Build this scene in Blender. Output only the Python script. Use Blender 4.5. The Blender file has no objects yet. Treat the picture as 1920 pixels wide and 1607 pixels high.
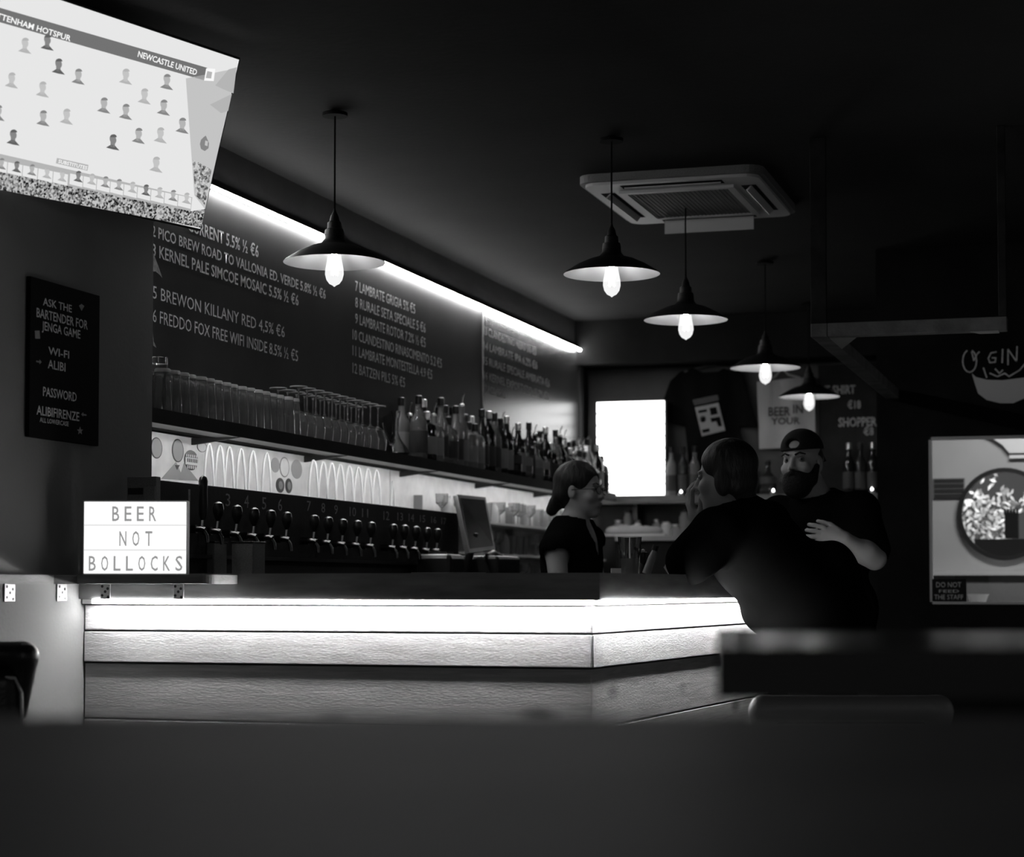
import bpy, bmesh, math, random
import numpy as np
from mathutils import Vector, Matrix
random.seed(7)
PI = math.pi
SC = bpy.context.scene
COL = SC.collection

# ------------------------------------------------------------------ camera
F_PX, CX, CY = 3700.0, 960.0, 943.0          # focal length and principal point, in pixels of a 1920 x 1607 frame
PITCH = math.atan(157.0 / F_PX)
YAW = math.radians(16.955)                   # the camera looks 17 degrees left of the room's long axis
CAM_Z = 1.12
cam_d = bpy.data.cameras.new('camera')
cam_d.sensor_width = 36.0
cam_d.lens = F_PX / 1920.0 * 36.0
cam_d.shift_y = (CY - 803.5) / 1920.0
cam_d.clip_start = 0.05
cam_d.clip_end = 60
cam_d.dof.use_dof = True
cam_d.dof.focus_distance = 6.6
cam_d.dof.aperture_fstop = 3.4
cam_d.dof.aperture_blades = 0
cam = bpy.data.objects.new('camera', cam_d)
COL.objects.link(cam)
cam.location = (0, 0, CAM_Z)
cam.rotation_euler = (PI / 2 + PITCH, 0, YAW)
SC.camera = cam

# ------------------------------------------------------------------ world, exposure
w = bpy.data.worlds.new('world'); SC.world = w; w.use_nodes = True
w.node_tree.nodes['Background'].inputs[0].default_value = (1, 1, 1, 1)
w.node_tree.nodes['Background'].inputs[1].default_value = 0.07
SC.view_settings.view_transform = 'Standard'
SC.view_settings.look = 'None'
SC.view_settings.exposure = 0.0
SC.view_settings.gamma = 1.0
SC.view_settings.use_curve_mapping = False
SC.cycles.use_denoising = True
SC.cycles.max_bounces = 10
SC.cycles.sample_clamp_indirect = 4.0

# area lights out of frame: an added fill behind the camera, hatch room light, a lamp for the leaves
def area(name, loc, rot, sx, sy, power):
    l = bpy.data.lights.new(name, 'AREA'); l.shape = 'RECTANGLE'; l.size = sx; l.size_y = sy; l.energy = power
    o = bpy.data.objects.new(name, l); COL.objects.link(o); o.location = loc; o.rotation_euler = rot
    return o
area('rear_fill_light', (0.6, -1.8, 2.6), (math.radians(62), 0, math.radians(8)), 1.6, 0.6, 4.5)  # unseen fill, added to lift the surfaces that face the camera
area('hatch_room_light', (-0.2, 10.12, 2.55), (math.radians(20), 0, 0), 0.9, 0.15, 20.0)
area('mirror_scene_light', (-0.35, 11.5, 2.5), (math.radians(22), 0, 0), 1.2, 0.3, 60.0)  # added lamp for the leaves that stand in for the mirror's reflection

# ------------------------------------------------------------------ pixel -> point of a real plane
def _dir(px, py):
    xc = (px - CX) / F_PX; yc = (CY - py) / F_PX
    z = math.cos(PITCH) - yc * math.sin(PITCH)
    up = math.sin(PITCH) + yc * math.cos(PITCH)
    R = Vector((math.cos(YAW), math.sin(YAW), 0)); Fw = Vector((-math.sin(YAW), math.cos(YAW), 0))
    return R * xc + Fw * z + Vector((0, 0, up))
def at(px, py, X=None, Y=None, Z=None, D=None):
    d = _dir(px, py)
    if X is not None: s = X / d.x
    elif Y is not None: s = Y / d.y
    elif Z is not None: s = (Z - CAM_Z) / d.z
    else:
        Fw = Vector((-math.sin(YAW), math.cos(YAW), 0)); s = D / d.dot(Fw)
    return Vector((0, 0, CAM_Z)) + d * s
CR = Vector((math.cos(YAW), math.sin(YAW), 0)); CF = Vector((-math.sin(YAW), math.cos(YAW), 0)); UP = Vector((0, 0, 1))
def cdir(r, f, u=0): return (CR * r + CF * f + UP * u).normalized()

# ------------------------------------------------------------------ materials
def mat(name, c=0.2, rough=0.6, metal=0.0, spec=0.5, noise=0.0, nscale=8.0, bump=0.0, bscale=60.0, stretch=(1, 1, 1), trans=0.0, ior=1.45, sheen=0.0):
    m = bpy.data.materials.new(name); m.use_nodes = True
    nt = m.node_tree; b = nt.nodes['Principled BSDF']
    b.inputs['Base Color'].default_value = (c, c, c, 1)
    b.inputs['Roughness'].default_value = rough
    b.inputs['Metallic'].default_value = metal
    b.inputs['Specular IOR Level'].default_value = spec
    b.inputs['Transmission Weight'].default_value = trans
    b.inputs['IOR'].default_value = ior
    if sheen: b.inputs['Sheen Weight'].default_value = sheen
    if noise or bump:
        tc = nt.nodes.new('ShaderNodeTexCoord'); mp = nt.nodes.new('ShaderNodeMapping')
        mp.inputs['Scale'].default_value = stretch
        nt.links.new(tc.outputs['Object'], mp.inputs['Vector'])
    if noise:
        n = nt.nodes.new('ShaderNodeTexNoise'); n.inputs['Scale'].default_value = nscale; n.inputs['Detail'].default_value = 6
        r = nt.nodes.new('ShaderNodeMapRange')
        r.inputs['From Min'].default_value = 0.3; r.inputs['From Max'].default_value = 0.7
        r.inputs['To Min'].default_value = max(0, c * (1 - noise)); r.inputs['To Max'].default_value = c * (1 + noise)
        nt.links.new(mp.outputs[0], n.inputs['Vector']); nt.links.new(n.outputs['Fac'], r.inputs['Value'])
        nt.links.new(r.outputs[0], b.inputs['Base Color'])
    if bump:
        n2 = nt.nodes.new('ShaderNodeTexNoise'); n2.inputs['Scale'].default_value = bscale; n2.inputs['Detail'].default_value = 5
        bp = nt.nodes.new('ShaderNodeBump'); bp.inputs['Strength'].default_value = bump; bp.inputs['Distance'].default_value = 0.01
        nt.links.new(mp.outputs[0], n2.inputs['Vector']); nt.links.new(n2.outputs['Fac'], bp.inputs['Height'])
        nt.links.new(bp.outputs[0], b.inputs['Normal'])
    return m
def emit(name, s, c=1.0):
    m = bpy.data.materials.new(name); m.use_nodes = True; nt = m.node_tree
    nt.nodes.remove(nt.nodes['Principled BSDF'])
    e = nt.nodes.new('ShaderNodeEmission'); e.inputs[0].default_value = (c, c, c, 1); e.inputs[1].default_value = s
    nt.links.new(e.outputs[0], nt.nodes['Material Output'].inputs[0])
    return m
def emit_noise(name, lo, hi, scale):
    m = emit(name, 1.0); nt = m.node_tree
    e = [n for n in nt.nodes if n.type == 'EMISSION'][0]
    tc = nt.nodes.new('ShaderNodeTexCoord'); v = nt.nodes.new('ShaderNodeTexVoronoi'); v.inputs['Scale'].default_value = scale
    n = nt.nodes.new('ShaderNodeTexNoise'); n.inputs['Scale'].default_value = scale * 0.5
    mx = nt.nodes.new('ShaderNodeMath'); mx.operation = 'MULTIPLY'
    r = nt.nodes.new('ShaderNodeMapRange'); r.inputs['From Min'].default_value = 0.1; r.inputs['From Max'].default_value = 0.36
    r.inputs['To Min'].default_value = lo; r.inputs['To Max'].default_value = hi
    nt.links.new(tc.outputs['Object'], v.inputs['Vector']); nt.links.new(tc.outputs['Object'], n.inputs['Vector'])
    bw = nt.nodes.new('ShaderNodeRGBToBW'); nt.links.new(v.outputs['Color'], bw.inputs[0])
    nt.links.new(bw.outputs[0], mx.inputs[0]); nt.links.new(n.outputs['Fac'], mx.inputs[1])
    nt.links.new(mx.outputs[0], r.inputs['Value']); nt.links.new(r.outputs[0], e.inputs[0])
    return m
def plank_mat(name, c, seed):
    m = mat(name, c, 0.75, spec=0.25); nt = m.node_tree; b = nt.nodes['Principled BSDF']
    tc = nt.nodes.new('ShaderNodeTexCoord'); mp = nt.nodes.new('ShaderNodeMapping')
    mp.inputs['Scale'].default_value = (1.0, 1.0, 20); mp.inputs['Location'].default_value = (seed, seed * 2.3, seed * 5)
    nt.links.new(tc.outputs['Object'], mp.inputs['Vector'])
    n = nt.nodes.new('ShaderNodeTexNoise'); n.inputs['Scale'].default_value = 5; n.inputs['Detail'].default_value = 9; n.inputs['Distortion'].default_value = 1.0
    nt.links.new(mp.outputs[0], n.inputs['Vector'])
    r = nt.nodes.new('ShaderNodeMapRange'); r.inputs['From Min'].default_value = 0.3; r.inputs['From Max'].default_value = 0.7
    r.inputs['To Min'].default_value = c * 0.78; r.inputs['To Max'].default_value = c * 1.15
    nt.links.new(n.outputs['Fac'], r.inputs['Value'])
    # knots
    mp2 = nt.nodes.new('ShaderNodeMapping'); mp2.inputs['Scale'].default_value = (2.2, 2.2, 5.5); mp2.inputs['Location'].default_value = (seed * 1.7, seed, seed * 3.1)
    nt.links.new(tc.outputs['Object'], mp2.inputs['Vector'])
    v = nt.nodes.new('ShaderNodeTexVoronoi'); v.inputs['Scale'].default_value = 1.0
    nt.links.new(mp2.outputs[0], v.inputs['Vector'])
    k = nt.nodes.new('ShaderNodeMapRange'); k.inputs['From Min'].default_value = 0.05; k.inputs['From Max'].default_value = 0.17
    k.inputs['To Min'].default_value = 0.35; k.inputs['To Max'].default_value = 1.0
    nt.links.new(v.outputs['Distance'], k.inputs['Value'])
    mm = nt.nodes.new('ShaderNodeMath'); mm.operation = 'MULTIPLY'
    nt.links.new(r.outputs[0], mm.inputs[0]); nt.links.new(k.outputs[0], mm.inputs[1])
    nt.links.new(mm.outputs[0], b.inputs['Base Color'])
    mp3 = nt.nodes.new('ShaderNodeMapping'); mp3.inputs['Scale'].default_value = (16, 16, 110)
    nt.links.new(tc.outputs['Object'], mp3.inputs['Vector'])
    n2 = nt.nodes.new('ShaderNodeTexNoise'); n2.inputs['Scale'].default_value = 4; n2.inputs['Detail'].default_value = 8
    nt.links.new(mp3.outputs[0], n2.inputs['Vector'])
    ad = nt.nodes.new('ShaderNodeMath'); ad.operation = 'ADD'
    nt.links.new(n2.outputs['Fac'], ad.inputs[0]); nt.links.new(k.outputs[0], ad.inputs[1])
    bp = nt.nodes.new('ShaderNodeBump'); bp.inputs['Strength'].default_value = 0.4; bp.inputs['Distance'].default_value = 0.006
    nt.links.new(ad.outputs[0], bp.inputs['Height']); nt.links.new(bp.outputs[0], b.inputs['Normal'])
    return m

M = dict(
    black_paint=mat('black_paint', 0.03, 0.7, spec=0.3, noise=0.3, nscale=3, bump=0.1),
    ceiling_paint=mat('ceiling_paint', 0.024, 0.9, spec=0.1, noise=0.15, nscale=2, bump=0.15, bscale=30),
    side_wall=mat('side_wall', 0.21, 0.8, spec=0.2, noise=0.05, nscale=3, bump=0.1, bscale=80),
    back_wall=mat('back_wall', 0.09, 0.8, spec=0.2, noise=0.15, nscale=4),
    chalkboard=mat('chalkboard', 0.022, 0.55, spec=0.2, noise=0.25, nscale=3),
    chalkboard_gloss=mat('chalkboard_gloss', 0.03, 0.27, spec=1.0, noise=0.25, nscale=3),
    sign_black=mat('sign_black', 0.008, 0.9, spec=0.1),
    right_wall=mat('right_wall', 0.016, 1.0, spec=0.03, noise=0.3, nscale=3),
    glass_used=mat('glass_used', 0.95, 0.02, trans=0.93, ior=1.46),
    glass_highlight=mat('glass_highlight', 0.8, 0.15, trans=0.35, ior=1.46),  # milky pale tone, stands in for bright highlights on the glasses
    table_gloss=mat('table_gloss', 0.03, 0.24, spec=0.6),
    tap_metal=mat('tap_metal', 0.14, 0.3, metal=1.0),
    chalk_wall=mat('chalk_wall', 0.018, 0.7, spec=0.25, noise=0.5, nscale=5),
    chalk=mat('chalk', 0.75, 0.9, noise=0.25, nscale=60),
    chalk_dim=mat('chalk_dim', 0.35, 0.9, noise=0.3, nscale=60),
    floor=mat('floor', 0.06, 0.5, noise=0.3, nscale=3),
    counter=mat('counter', 0.27, 0.5, spec=0.4, noise=0.3, nscale=5, stretch=(1, 1, 6), bump=0.05),
    shelf_wood=mat('shelf_wood', 0.20, 0.6, noise=0.35, nscale=8, stretch=(1, 1, 6), bump=0.2),
    dark_wood=mat('dark_wood', 0.010, 0.7, spec=0.15, noise=0.3, nscale=6),
    timber=mat('timber', 0.14, 0.75, noise=0.4, nscale=9, bump=0.3),
    shaded_timber=mat('shaded_timber', 0.03, 0.9, spec=0.05, noise=0.4, nscale=9),  # timber darkened for the posts, shade put into the colour
    steel=mat('steel', 0.75, 0.3, metal=1.0),
    chrome=mat('chrome', 0.85, 0.15, metal=1.0),
    zinc=mat('zinc', 0.35, 0.45, metal=0.6),
    black_metal=mat('black_metal', 0.010, 0.5, spec=0.35),
    shade_in=mat('shade_in', 0.36, 0.6, spec=0.2),
    white_plastic=mat('white_plastic', 0.62, 0.45),
    grey_plastic=mat('grey_plastic', 0.20, 0.6, noise=0.2, nscale=200),
    dark_plastic=mat('dark_plastic', 0.02, 0.4),
    black_plastic=mat('black_plastic', 0.008, 0.3),
    paper=mat('paper', 0.75, 0.8),
    splash=mat('splash', 0.72, 0.5, noise=0.12, nscale=12, spec=0.4),
    hose=mat('hose', 0.95, 0.3),
    table=mat('table', 0.07, 0.6, spec=0.25, noise=0.25, nscale=5),
    table_edge=mat('table_edge', 0.03, 0.6),
    leather=mat('leather', 0.02, 0.32, spec=0.6, bump=0.12, bscale=120),
    piping=mat('piping', 0.7, 0.4),
    leather_lit=mat('leather_lit', 0.32, 0.4, spec=0.6, bump=0.12, bscale=120),  # leather lightened for the far chair, in place of light falling on it
    glass=mat('glass', 1.0, 0.02, trans=1.0, ior=1.46),
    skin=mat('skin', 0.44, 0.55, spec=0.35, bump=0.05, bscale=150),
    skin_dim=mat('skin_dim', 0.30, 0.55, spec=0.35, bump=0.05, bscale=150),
    hair=mat('hair', 0.012, 0.55, spec=0.35, bump=0.8, bscale=55, stretch=(1, 1, 0.25)),
    beard=mat('beard', 0.012, 0.7, spec=0.3, bump=1.0, bscale=140),
    cloth=mat('cloth', 0.006, 1.0, spec=0.0, bump=0.25, bscale=18),
    cloth_grey=mat('cloth_grey', 0.008, 1.0, spec=0.0, bump=0.25, bscale=18),
    denim=mat('denim', 0.04, 0.9, spec=0.1, bump=0.2, bscale=40),
    tee=mat('tee', 0.006, 0.95, spec=0.1),
    canvas=mat('canvas', 0.42, 0.95, spec=0.1, bump=0.5, bscale=9, stretch=(3, 3, 0.6)),
    cloth_cap=mat('cloth_cap', 0.02, 0.9, spec=0.1),
    eye=mat('eye', 0.16, 0.3), iris=mat('iris', 0.02, 0.2),
    plate=mat('plate', 0.3, 0.5),
    hatch_wall=mat('hatch_wall', 0.42, 0.7, noise=0.06, nscale=3),
    leaf=mat('leaf', 0.5, 0.6, noise=0.6, nscale=30),
    liquid=mat('liquid', 0.25, 0.3),
    led=emit('led', 120.0), led_wall=emit('led_wall', 68.0), led_shelf=emit('led_shelf', 42.0),
    lightbox=emit('lightbox', 1.08), lightbox_big=emit('lightbox_big', 4.0),
    lb_ink=emit('lb_ink', 0.30), lb_ink_big=emit('lb_ink_big', 1.0, 0.93),
    lb_rail=emit('lb_rail', 0.78), lb_rail_big=emit('lb_rail_big', 1.0, 0.86),
    filament=emit('filament', 210.0),
    tv_white=emit('tv_white', 0.80), tv_side=emit('tv_side', 0.55), tv_grey=emit('tv_grey', 0.24), tv_banner=emit('tv_banner', 0.17),
    tv_mid=emit('tv_mid', 0.46), tv_dark=emit('tv_dark', 0.12), tv_bright=emit('tv_bright', 0.95),
    tv_crowd=emit_noise('tv_crowd', 0.01, 0.55, 170.0),
    tv_crowd2=emit_noise('tv_crowd2', 0.08, 0.6, 150.0),
)
# the glowing glass of the bulbs: clear glass with an even glow mixed in
def bulb_mat():
    m = bpy.data.materials.new('bulb_glass'); m.use_nodes = True; nt = m.node_tree
    nt.nodes.remove(nt.nodes['Principled BSDF'])
    e = nt.nodes.new('ShaderNodeEmission'); e.inputs[1].default_value = 1.3
    t = nt.nodes.new('ShaderNodeBsdfTransparent'); mx = nt.nodes.new('ShaderNodeMixShader'); mx.inputs[0].default_value = 0.45
    nt.links.new(t.outputs[0], mx.inputs[1]); nt.links.new(e.outputs[0], mx.inputs[2])
    nt.links.new(mx.outputs[0], nt.nodes['Material Output'].inputs[0])
    return m
M['bulb'] = bulb_mat()

# ------------------------------------------------------------------ mesh helpers
class MB:
    def __init__(self): self.bm = bmesh.new(); self.smooth = False
    def _add(self, vs, fs):
        v = [self.bm.verts.new(p) for p in vs]
        for f in fs:
            try: self.bm.faces.new([v[i] for i in f])
            except ValueError: pass
        return self
    def box(self, lo, hi, rz=0, piv=None, bevel=0.0):
        x0, y0, z0 = lo; x1, y1, z1 = hi
        P = [Vector(p) for p in ((x0, y0, z0), (x1, y0, z0), (x1, y1, z0), (x0, y1, z0), (x0, y0, z1), (x1, y0, z1), (x1, y1, z1), (x0, y1, z1))]
        if rz:
            c = Vector(piv) if piv is not None else Vector(((x0 + x1) / 2, (y0 + y1) / 2, 0))
            Rm = Matrix.Rotation(rz, 3, 'Z')
            P = [Rm @ (p - c) + c for p in P]
        return self.hexa(P, bevel)
    def hexa(self, P, bevel=0.0):
        b2 = bmesh.new()
        v = [b2.verts.new(p) for p in P]
        for f in ((0, 3, 2, 1), (4, 5, 6, 7), (0, 1, 5, 4), (1, 2, 6, 5), (2, 3, 7, 6), (3, 0, 4, 7)): b2.faces.new([v[i] for i in f])
        if bevel: bmesh.ops.bevel(b2, geom=b2.edges[:], offset=bevel, segments=2, affect='EDGES', profile=0.5)
        b2.verts.index_update()
        self._add([x.co.copy() for x in b2.verts], [[x.index for x in f.verts] for f in b2.faces]); b2.free()
        return self
    def obox(self, c, ux, uy, uz, hx, hy, hz, bevel=0.0):
        c = Vector(c); P = []
        for sz in (-1, 1):
            for sx, sy in ((-1, -1), (1, -1), (1, 1), (-1, 1)): P.append(c + ux * hx * sx + uy * hy * sy + uz * hz * sz)
        return self.hexa(P, bevel)
    def prism(self, pts, z0, z1):
        n = len(pts)
        vs = [Vector((p[0], p[1], z0)) for p in pts] + [Vector((p[0], p[1], z1)) for p in pts]
        return self._add(vs, [list(range(n))[::-1], list(range(n, 2 * n))] + [[i, (i + 1) % n, n + (i + 1) % n, n + i] for i in range(n)])
    def slab(self, pts, nrm, t):
        n = len(pts); nrm = Vector(nrm) * t
        vs = [Vector(p) for p in pts] + [Vector(p) + nrm for p in pts]
        return self._add(vs, [list(range(n))[::-1], list(range(n, 2 * n))] + [[i, (i + 1) % n, n + (i + 1) % n, n + i] for i in range(n)])
    def lathe(self, prof, c=(0, 0, 0), seg=16, close=False, sx=1.0, sy=1.0):
        c = Vector(c); vs = []; fs = []; n = len(prof)
        for r, z in prof:
            for k in range(seg):
                a = 2 * PI * k / seg; vs.append(c + Vector((r * sx * math.cos(a), r * sy * math.sin(a), z)))
        for i in range(n - 1 if not close else n):
            j = (i + 1) % n
            for k in range(seg):
                l = (k + 1) % seg; fs.append([i * seg + k, i * seg + l, j * seg + l, j * seg + k])
        if not close:
            fs.append(list(range(seg))[::-1]); fs.append([(n - 1) * seg + k for k in range(seg)])
        self.smooth = True
        return self._add(vs, fs)
    def tube(self, pts, r, seg=8, r2=None):
        pts = [Vector(p) for p in pts]; vs = []; fs = []; n = len(pts)
        ref = Vector((0, 0, 1)) if abs((pts[1] - pts[0]).normalized().z) < 0.9 else Vector((1, 0, 0))
        for i, p in enumerate(pts):
            d = (pts[min(i + 1, n - 1)] - pts[max(i - 1, 0)]).normalized()
            a = d.cross(ref).normalized(); b = d.cross(a)
            rr = r if r2 is None else r + (r2 - r) * i / (n - 1)
            for k in range(seg):
                t = 2 * PI * k / seg; vs.append(p + a * rr * math.cos(t) + b * rr * math.sin(t))
        for i in range(n - 1):
            for k in range(seg):
                l = (k + 1) % seg; fs.append([i * seg + k, i * seg + l, (i + 1) * seg + l, (i + 1) * seg + k])
        fs.append(list(range(seg))); fs.append([(n - 1) * seg + k for k in range(seg)][::-1])
        self.smooth = True
        return self._add(vs, fs)
    def build(self, name, m, parent=None, smooth=None):
        me = bpy.data.meshes.new(name)
        bmesh.ops.recalc_face_normals(self.bm, faces=self.bm.faces[:])
        self.bm.to_mesh(me); self.bm.free()
        me.materials.append(m)
        o = bpy.data.objects.new(name, me); COL.objects.link(o)
        if (self.smooth if smooth is None else smooth):
            me.shade_smooth()
            try: me.set_sharp_from_angle(angle=math.radians(38))
            except Exception: pass
        if parent is not None:
            o.parent = parent
            o.matrix_parent_inverse = Matrix.Translation(-parent.location) if parent.type == 'EMPTY' and parent.parent is None and not any(parent.rotation_euler) else Matrix.Identity(4)
        return o
def tag(o, label=None, cat=None, group=None, kind=None):
    if label: o['label'] = label
    if cat: o['category'] = cat
    if group: o['group'] = group
    if kind: o['kind'] = kind
    return o
def thing(name, loc, label, cat, group=None):
    o = bpy.data.objects.new(name, None); COL.objects.link(o); o.location = loc; o.empty_display_size = 0.05
    return tag(o, label, cat, group)
def lthing(name, label, cat, group=None):      # built round the origin, moved afterwards
    return thing(name, (0, 0, 0), label, cat, group)
def struct(name, mb, m, parent=None):
    o = mb.build(name, m, parent)
    if parent is None: o['kind'] = 'structure'
    return o
def dup(root, loc, rz=0, label=None, group=None):
    r = root.copy(); COL.objects.link(r); r.location = loc; r.rotation_euler = (0, 0, rz)
    if label: r['label'] = label
    if group: r['group'] = group
    for ch in root.children:
        c = ch.copy(); COL.objects.link(c); c.parent = r
        for g in ch.children:
            d = g.copy(); COL.objects.link(d); d.parent = c
    return r

def text_mesh(s, origin, ux, uy, width, height, m, name='lettering', parent=None, depth=0.0006, bold=0.0, jitter=0.0, sep=False):
    """flat lettering: lower left corner at origin, ux = reading direction, uy = up; fitted to width and height"""
    cu = bpy.data.curves.new('font', 'FONT'); cu.body = s; cu.size = 1.0; cu.offset = bold; cu.resolution_u = 2; cu.fill_mode = 'BOTH'
    to = bpy.data.objects.new('font', cu); COL.objects.link(to)
    me = bpy.data.meshes.new_from_object(to)
    bpy.data.objects.remove(to); bpy.data.curves.remove(cu)
    n = len(me.vertices); co = np.zeros(n * 3, dtype=np.float32); me.vertices.foreach_get('co', co); co = co.reshape(-1, 3)
    x0, x1 = co[:, 0].min(), co[:, 0].max()
    cap = 0.729
    y0 = 0.0
    fx = (co[:, 0] - x0) / (x1 - x0) * width; fy = (co[:, 1] - y0) / cap * height
    if jitter: fy = fy + jitter * np.sin(fx * 37.0) * height
    nz = Vector(ux).cross(Vector(uy)).normalized()
    U = np.array(ux); V = np.array(uy); O = np.array(origin) + np.array(nz) * depth
    P = O[None, :] + fx[:, None] * U[None, :] + fy[:, None] * V[None, :]
    me.vertices.foreach_set('co', P.astype(np.float32).ravel()); me.update()
    me.materials.clear(); me.materials.append(m)
    o = bpy.data.objects.new(name, me); COL.objects.link(o)
    if len(s) > 1: o['kind'] = 'stuff'
    if parent is not None:
        o.parent = parent
        o.matrix_parent_inverse = Matrix.Translation(-parent.location)
    return o
ORD = ['first', 'second', 'third', 'fourth', 'fifth', 'sixth', 'seventh', 'eighth', 'ninth', 'tenth', 'eleventh', 'twelfth', 'thirteenth', 'fourteenth', 'fifteenth', 'sixteenth', 'seventeenth', 'eighteenth', 'nineteenth', 'twentieth']
ORD += ['twenty-' + w_ for w_ in ORD[:9]] + ['thirtieth'] + ['thirty-' + w_ for w_ in ORD[:9]]
EY = Vector((0, 1, 0)); EX = Vector((1, 0, 0)); EZ = Vector((0, 0, 1))

# ================================================================== STRUCTURE
XW = -2.96       # side wall beside the camera
XC = -3.23       # chalkboard wall behind the bar
YB = 5.30        # front of the bar
YK = 12.30       # back wall
XR = -1.12       # corner of the right-hand wall
YR = 9.90        # face of the right-hand wall with the hatch
ZC = 2.80
struct('floor', MB().box((-3.6, -3, -0.1), (3.2, 12.6, 0)), M['floor'])
struct('ceiling', MB().box((-3.6, -0.5, ZC), (3.2, 12.6, ZC + 0.1)), M['ceiling_paint'])
struct('wall_left', MB().box((-3.6, 1.0, 0), (XW, 5.73, ZC)), M['side_wall'])
struct('wall_left_rear', MB().box((-3.6, 5.731, 0), (XC - 0.0125, YK, ZC)), M['black_paint'])
struct('wall_back', MB().box((-3.6, YK, 0), (XR, YK + 0.12, ZC)), M['back_wall'])
struct('trim_1', MB().box((XC - 0.01, 12.05, 0), (XC + 0.004, 12.16, ZC)), M['black_paint'])
struct('trim_2', MB().box((-3.6, 12.0, 2.52), (XR, YK, ZC)), M['right_wall'])
# right-hand wall round the hatch
hx0 = -0.867; hx1 = 0.05; hz0 = at(1743, 1133, Y=YR).z; hz1 = at(1743, 820, Y=YR).z
wr = MB()
wr.box((XR, YR, 0), (hx0, YR + 0.12, ZC)); wr.box((hx1, YR, 0), (3.2, YR + 0.12, ZC))
wr.box((hx0, YR, 0), (hx1, YR + 0.12, hz0)); wr.box((hx0, YR, hz1), (hx1, YR + 0.12, ZC))
struct('wall_right', wr, M['right_wall'])
struct('wall_right_return', MB().box((XR - 0.0, YR + 0.12, 0), (XR + 0.1, YK + 0.12, ZC)), M['black_paint'])
# room beyond the hatch
yh = 11.2
hw = MB()
rc = at(1884, 964, Y=yh); rr = 78 * 11.3 / 3700 * 1.02
# wall with a round opening: ring of quads to a rectangle
def wall_with_hole(mb, c, r, x0, x1, z0, z1, y0, y1, n=48):
    vs = []; fs = []
    for yy in (y0, y1):
        for k in range(n):
            a = 2 * PI * k / n; ca, sa = math.cos(a), math.sin(a)
            vs.append(Vector((c.x + r * ca, yy, c.z + r * sa)))
        for k in range(n):
            a = 2 * PI * k / n; ca, sa = math.cos(a), math.sin(a)
            tx = ((x1 - c.x) / ca if ca > 0 else (x0 - c.x) / ca) if abs(ca) > 1e-6 else 1e9
            tz = ((z1 - c.z) / sa if sa > 0 else (z0 - c.z) / sa) if abs(sa) > 1e-6 else 1e9
            t = min(tx, tz); vs.append(Vector((c.x + t * ca, yy, c.z + t * sa)))
    for k in range(n):
        l = (k + 1) % n
        fs.append([k, l, n + l, n + k]); fs.append([2 * n + k, 2 * n + l, 3 * n + l, 3 * n + k])
        fs.append([k, l, 2 * n + l, 2 * n + k])
    mb._add(vs, fs)
wall_with_hole(hw, rc, rr, XR + 0.1, 1.3, 0.0, ZC, yh, yh + 0.08)
struct('wall_hatch_room', hw, M['hatch_wall'])
struct('wall_hatch_side', MB().box((1.3, YR + 0.12, 0), (1.4, 12.6, ZC)), M['hatch_wall'])

# hatch window: frame and panes of glass
wn = bpy.data.objects.new('window_1', None); COL.objects.link(wn); wn.location = ((hx0 + hx1) / 2, YR, hz0)
wn['kind'] = 'structure'
fr = MB()
ft = 0.012
fr.box((hx0, YR - 0.01, hz0), (hx0 + ft, YR + 0.06, hz1)); fr.box((hx1 - ft, YR - 0.01, hz0), (hx1, YR + 0.06, hz1))
fr.box((hx0, YR - 0.01, hz0), (hx1, YR + 0.06, hz0 + ft)); fr.box((hx0, YR - 0.01, hz1 - ft), (hx1, YR + 0.06, hz1))
fr.build('window_frame', M['white_plastic'], wn)
MB().box((hx0 + ft, YR + 0.02, hz0 + ft), (hx1 - ft, YR + 0.024, hz1 - ft)).build('window_glass', M['glass'], wn)

# round mirror in the hatch room, built as an opening onto a stand-in scene
rw = bpy.data.objects.new('round_mirror', None); COL.objects.link(rw); rw.location = (rc.x, yh, rc.z - rr); rw['kind'] = 'structure'
def ring_y(mb, c, r0, r1, y0, y1, n=48):
    vs = []; fs = []
    for (r, y) in ((r0, y0), (r1, y0), (r1, y1), (r0, y1)):
        for k in range(n):
            a = 2 * PI * k / n; vs.append(Vector((c.x + r * math.cos(a), y, c.z + r * math.sin(a))))
    for i in range(4):
        for k in range(n):
            l = (k + 1) % n; j = (i + 1) % 4; fs.append([i * n + k, i * n + l, j * n + l, j * n + k])
    mb._add(vs, fs); mb.smooth = True
rg = MB(); ring_y(rg, rc, rr - 0.012, rr + 0.012, yh - 0.03, yh + 0.02); rg.build('round_frame', M['black_metal'], rw)
# many leaves behind the opening, added in place of the mirror's reflection
fol = MB(); rnd = random.Random(3)
for i in range(1500):
    x = rc.x + rnd.uniform(-0.42, 0.42); z = rc.z + rnd.uniform(-0.35, 0.35)
    y = yh + 0.45 + rnd.random() * 0.25 - 0.12 * math.cos((x - rc.x) * 9)
    if x > rc.x + 0.03 and z < rc.z + 0.02: continue
    if z > rc.z + 0.135 + 0.03 * math.sin(x * 40) and rnd.random() < 0.93: continue
    a = rnd.uniform(0, PI); b = rnd.uniform(-0.8, 0.8)
    u = Vector((math.cos(a), b * 0.4, math.sin(a))) * 0.022; v = Vector((-math.sin(a), b, math.cos(a))) * 0.009
    p = Vector((x, y, z)); fol._add([p - u, p + v, p + u, p - v], [[0, 1, 2, 3]])
o = fol.build('reflection_leaves', M['leaf']); tag(o, 'speckled pale leaves standing in for the reflection in the round mirror', 'leaves', kind='stuff')
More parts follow.
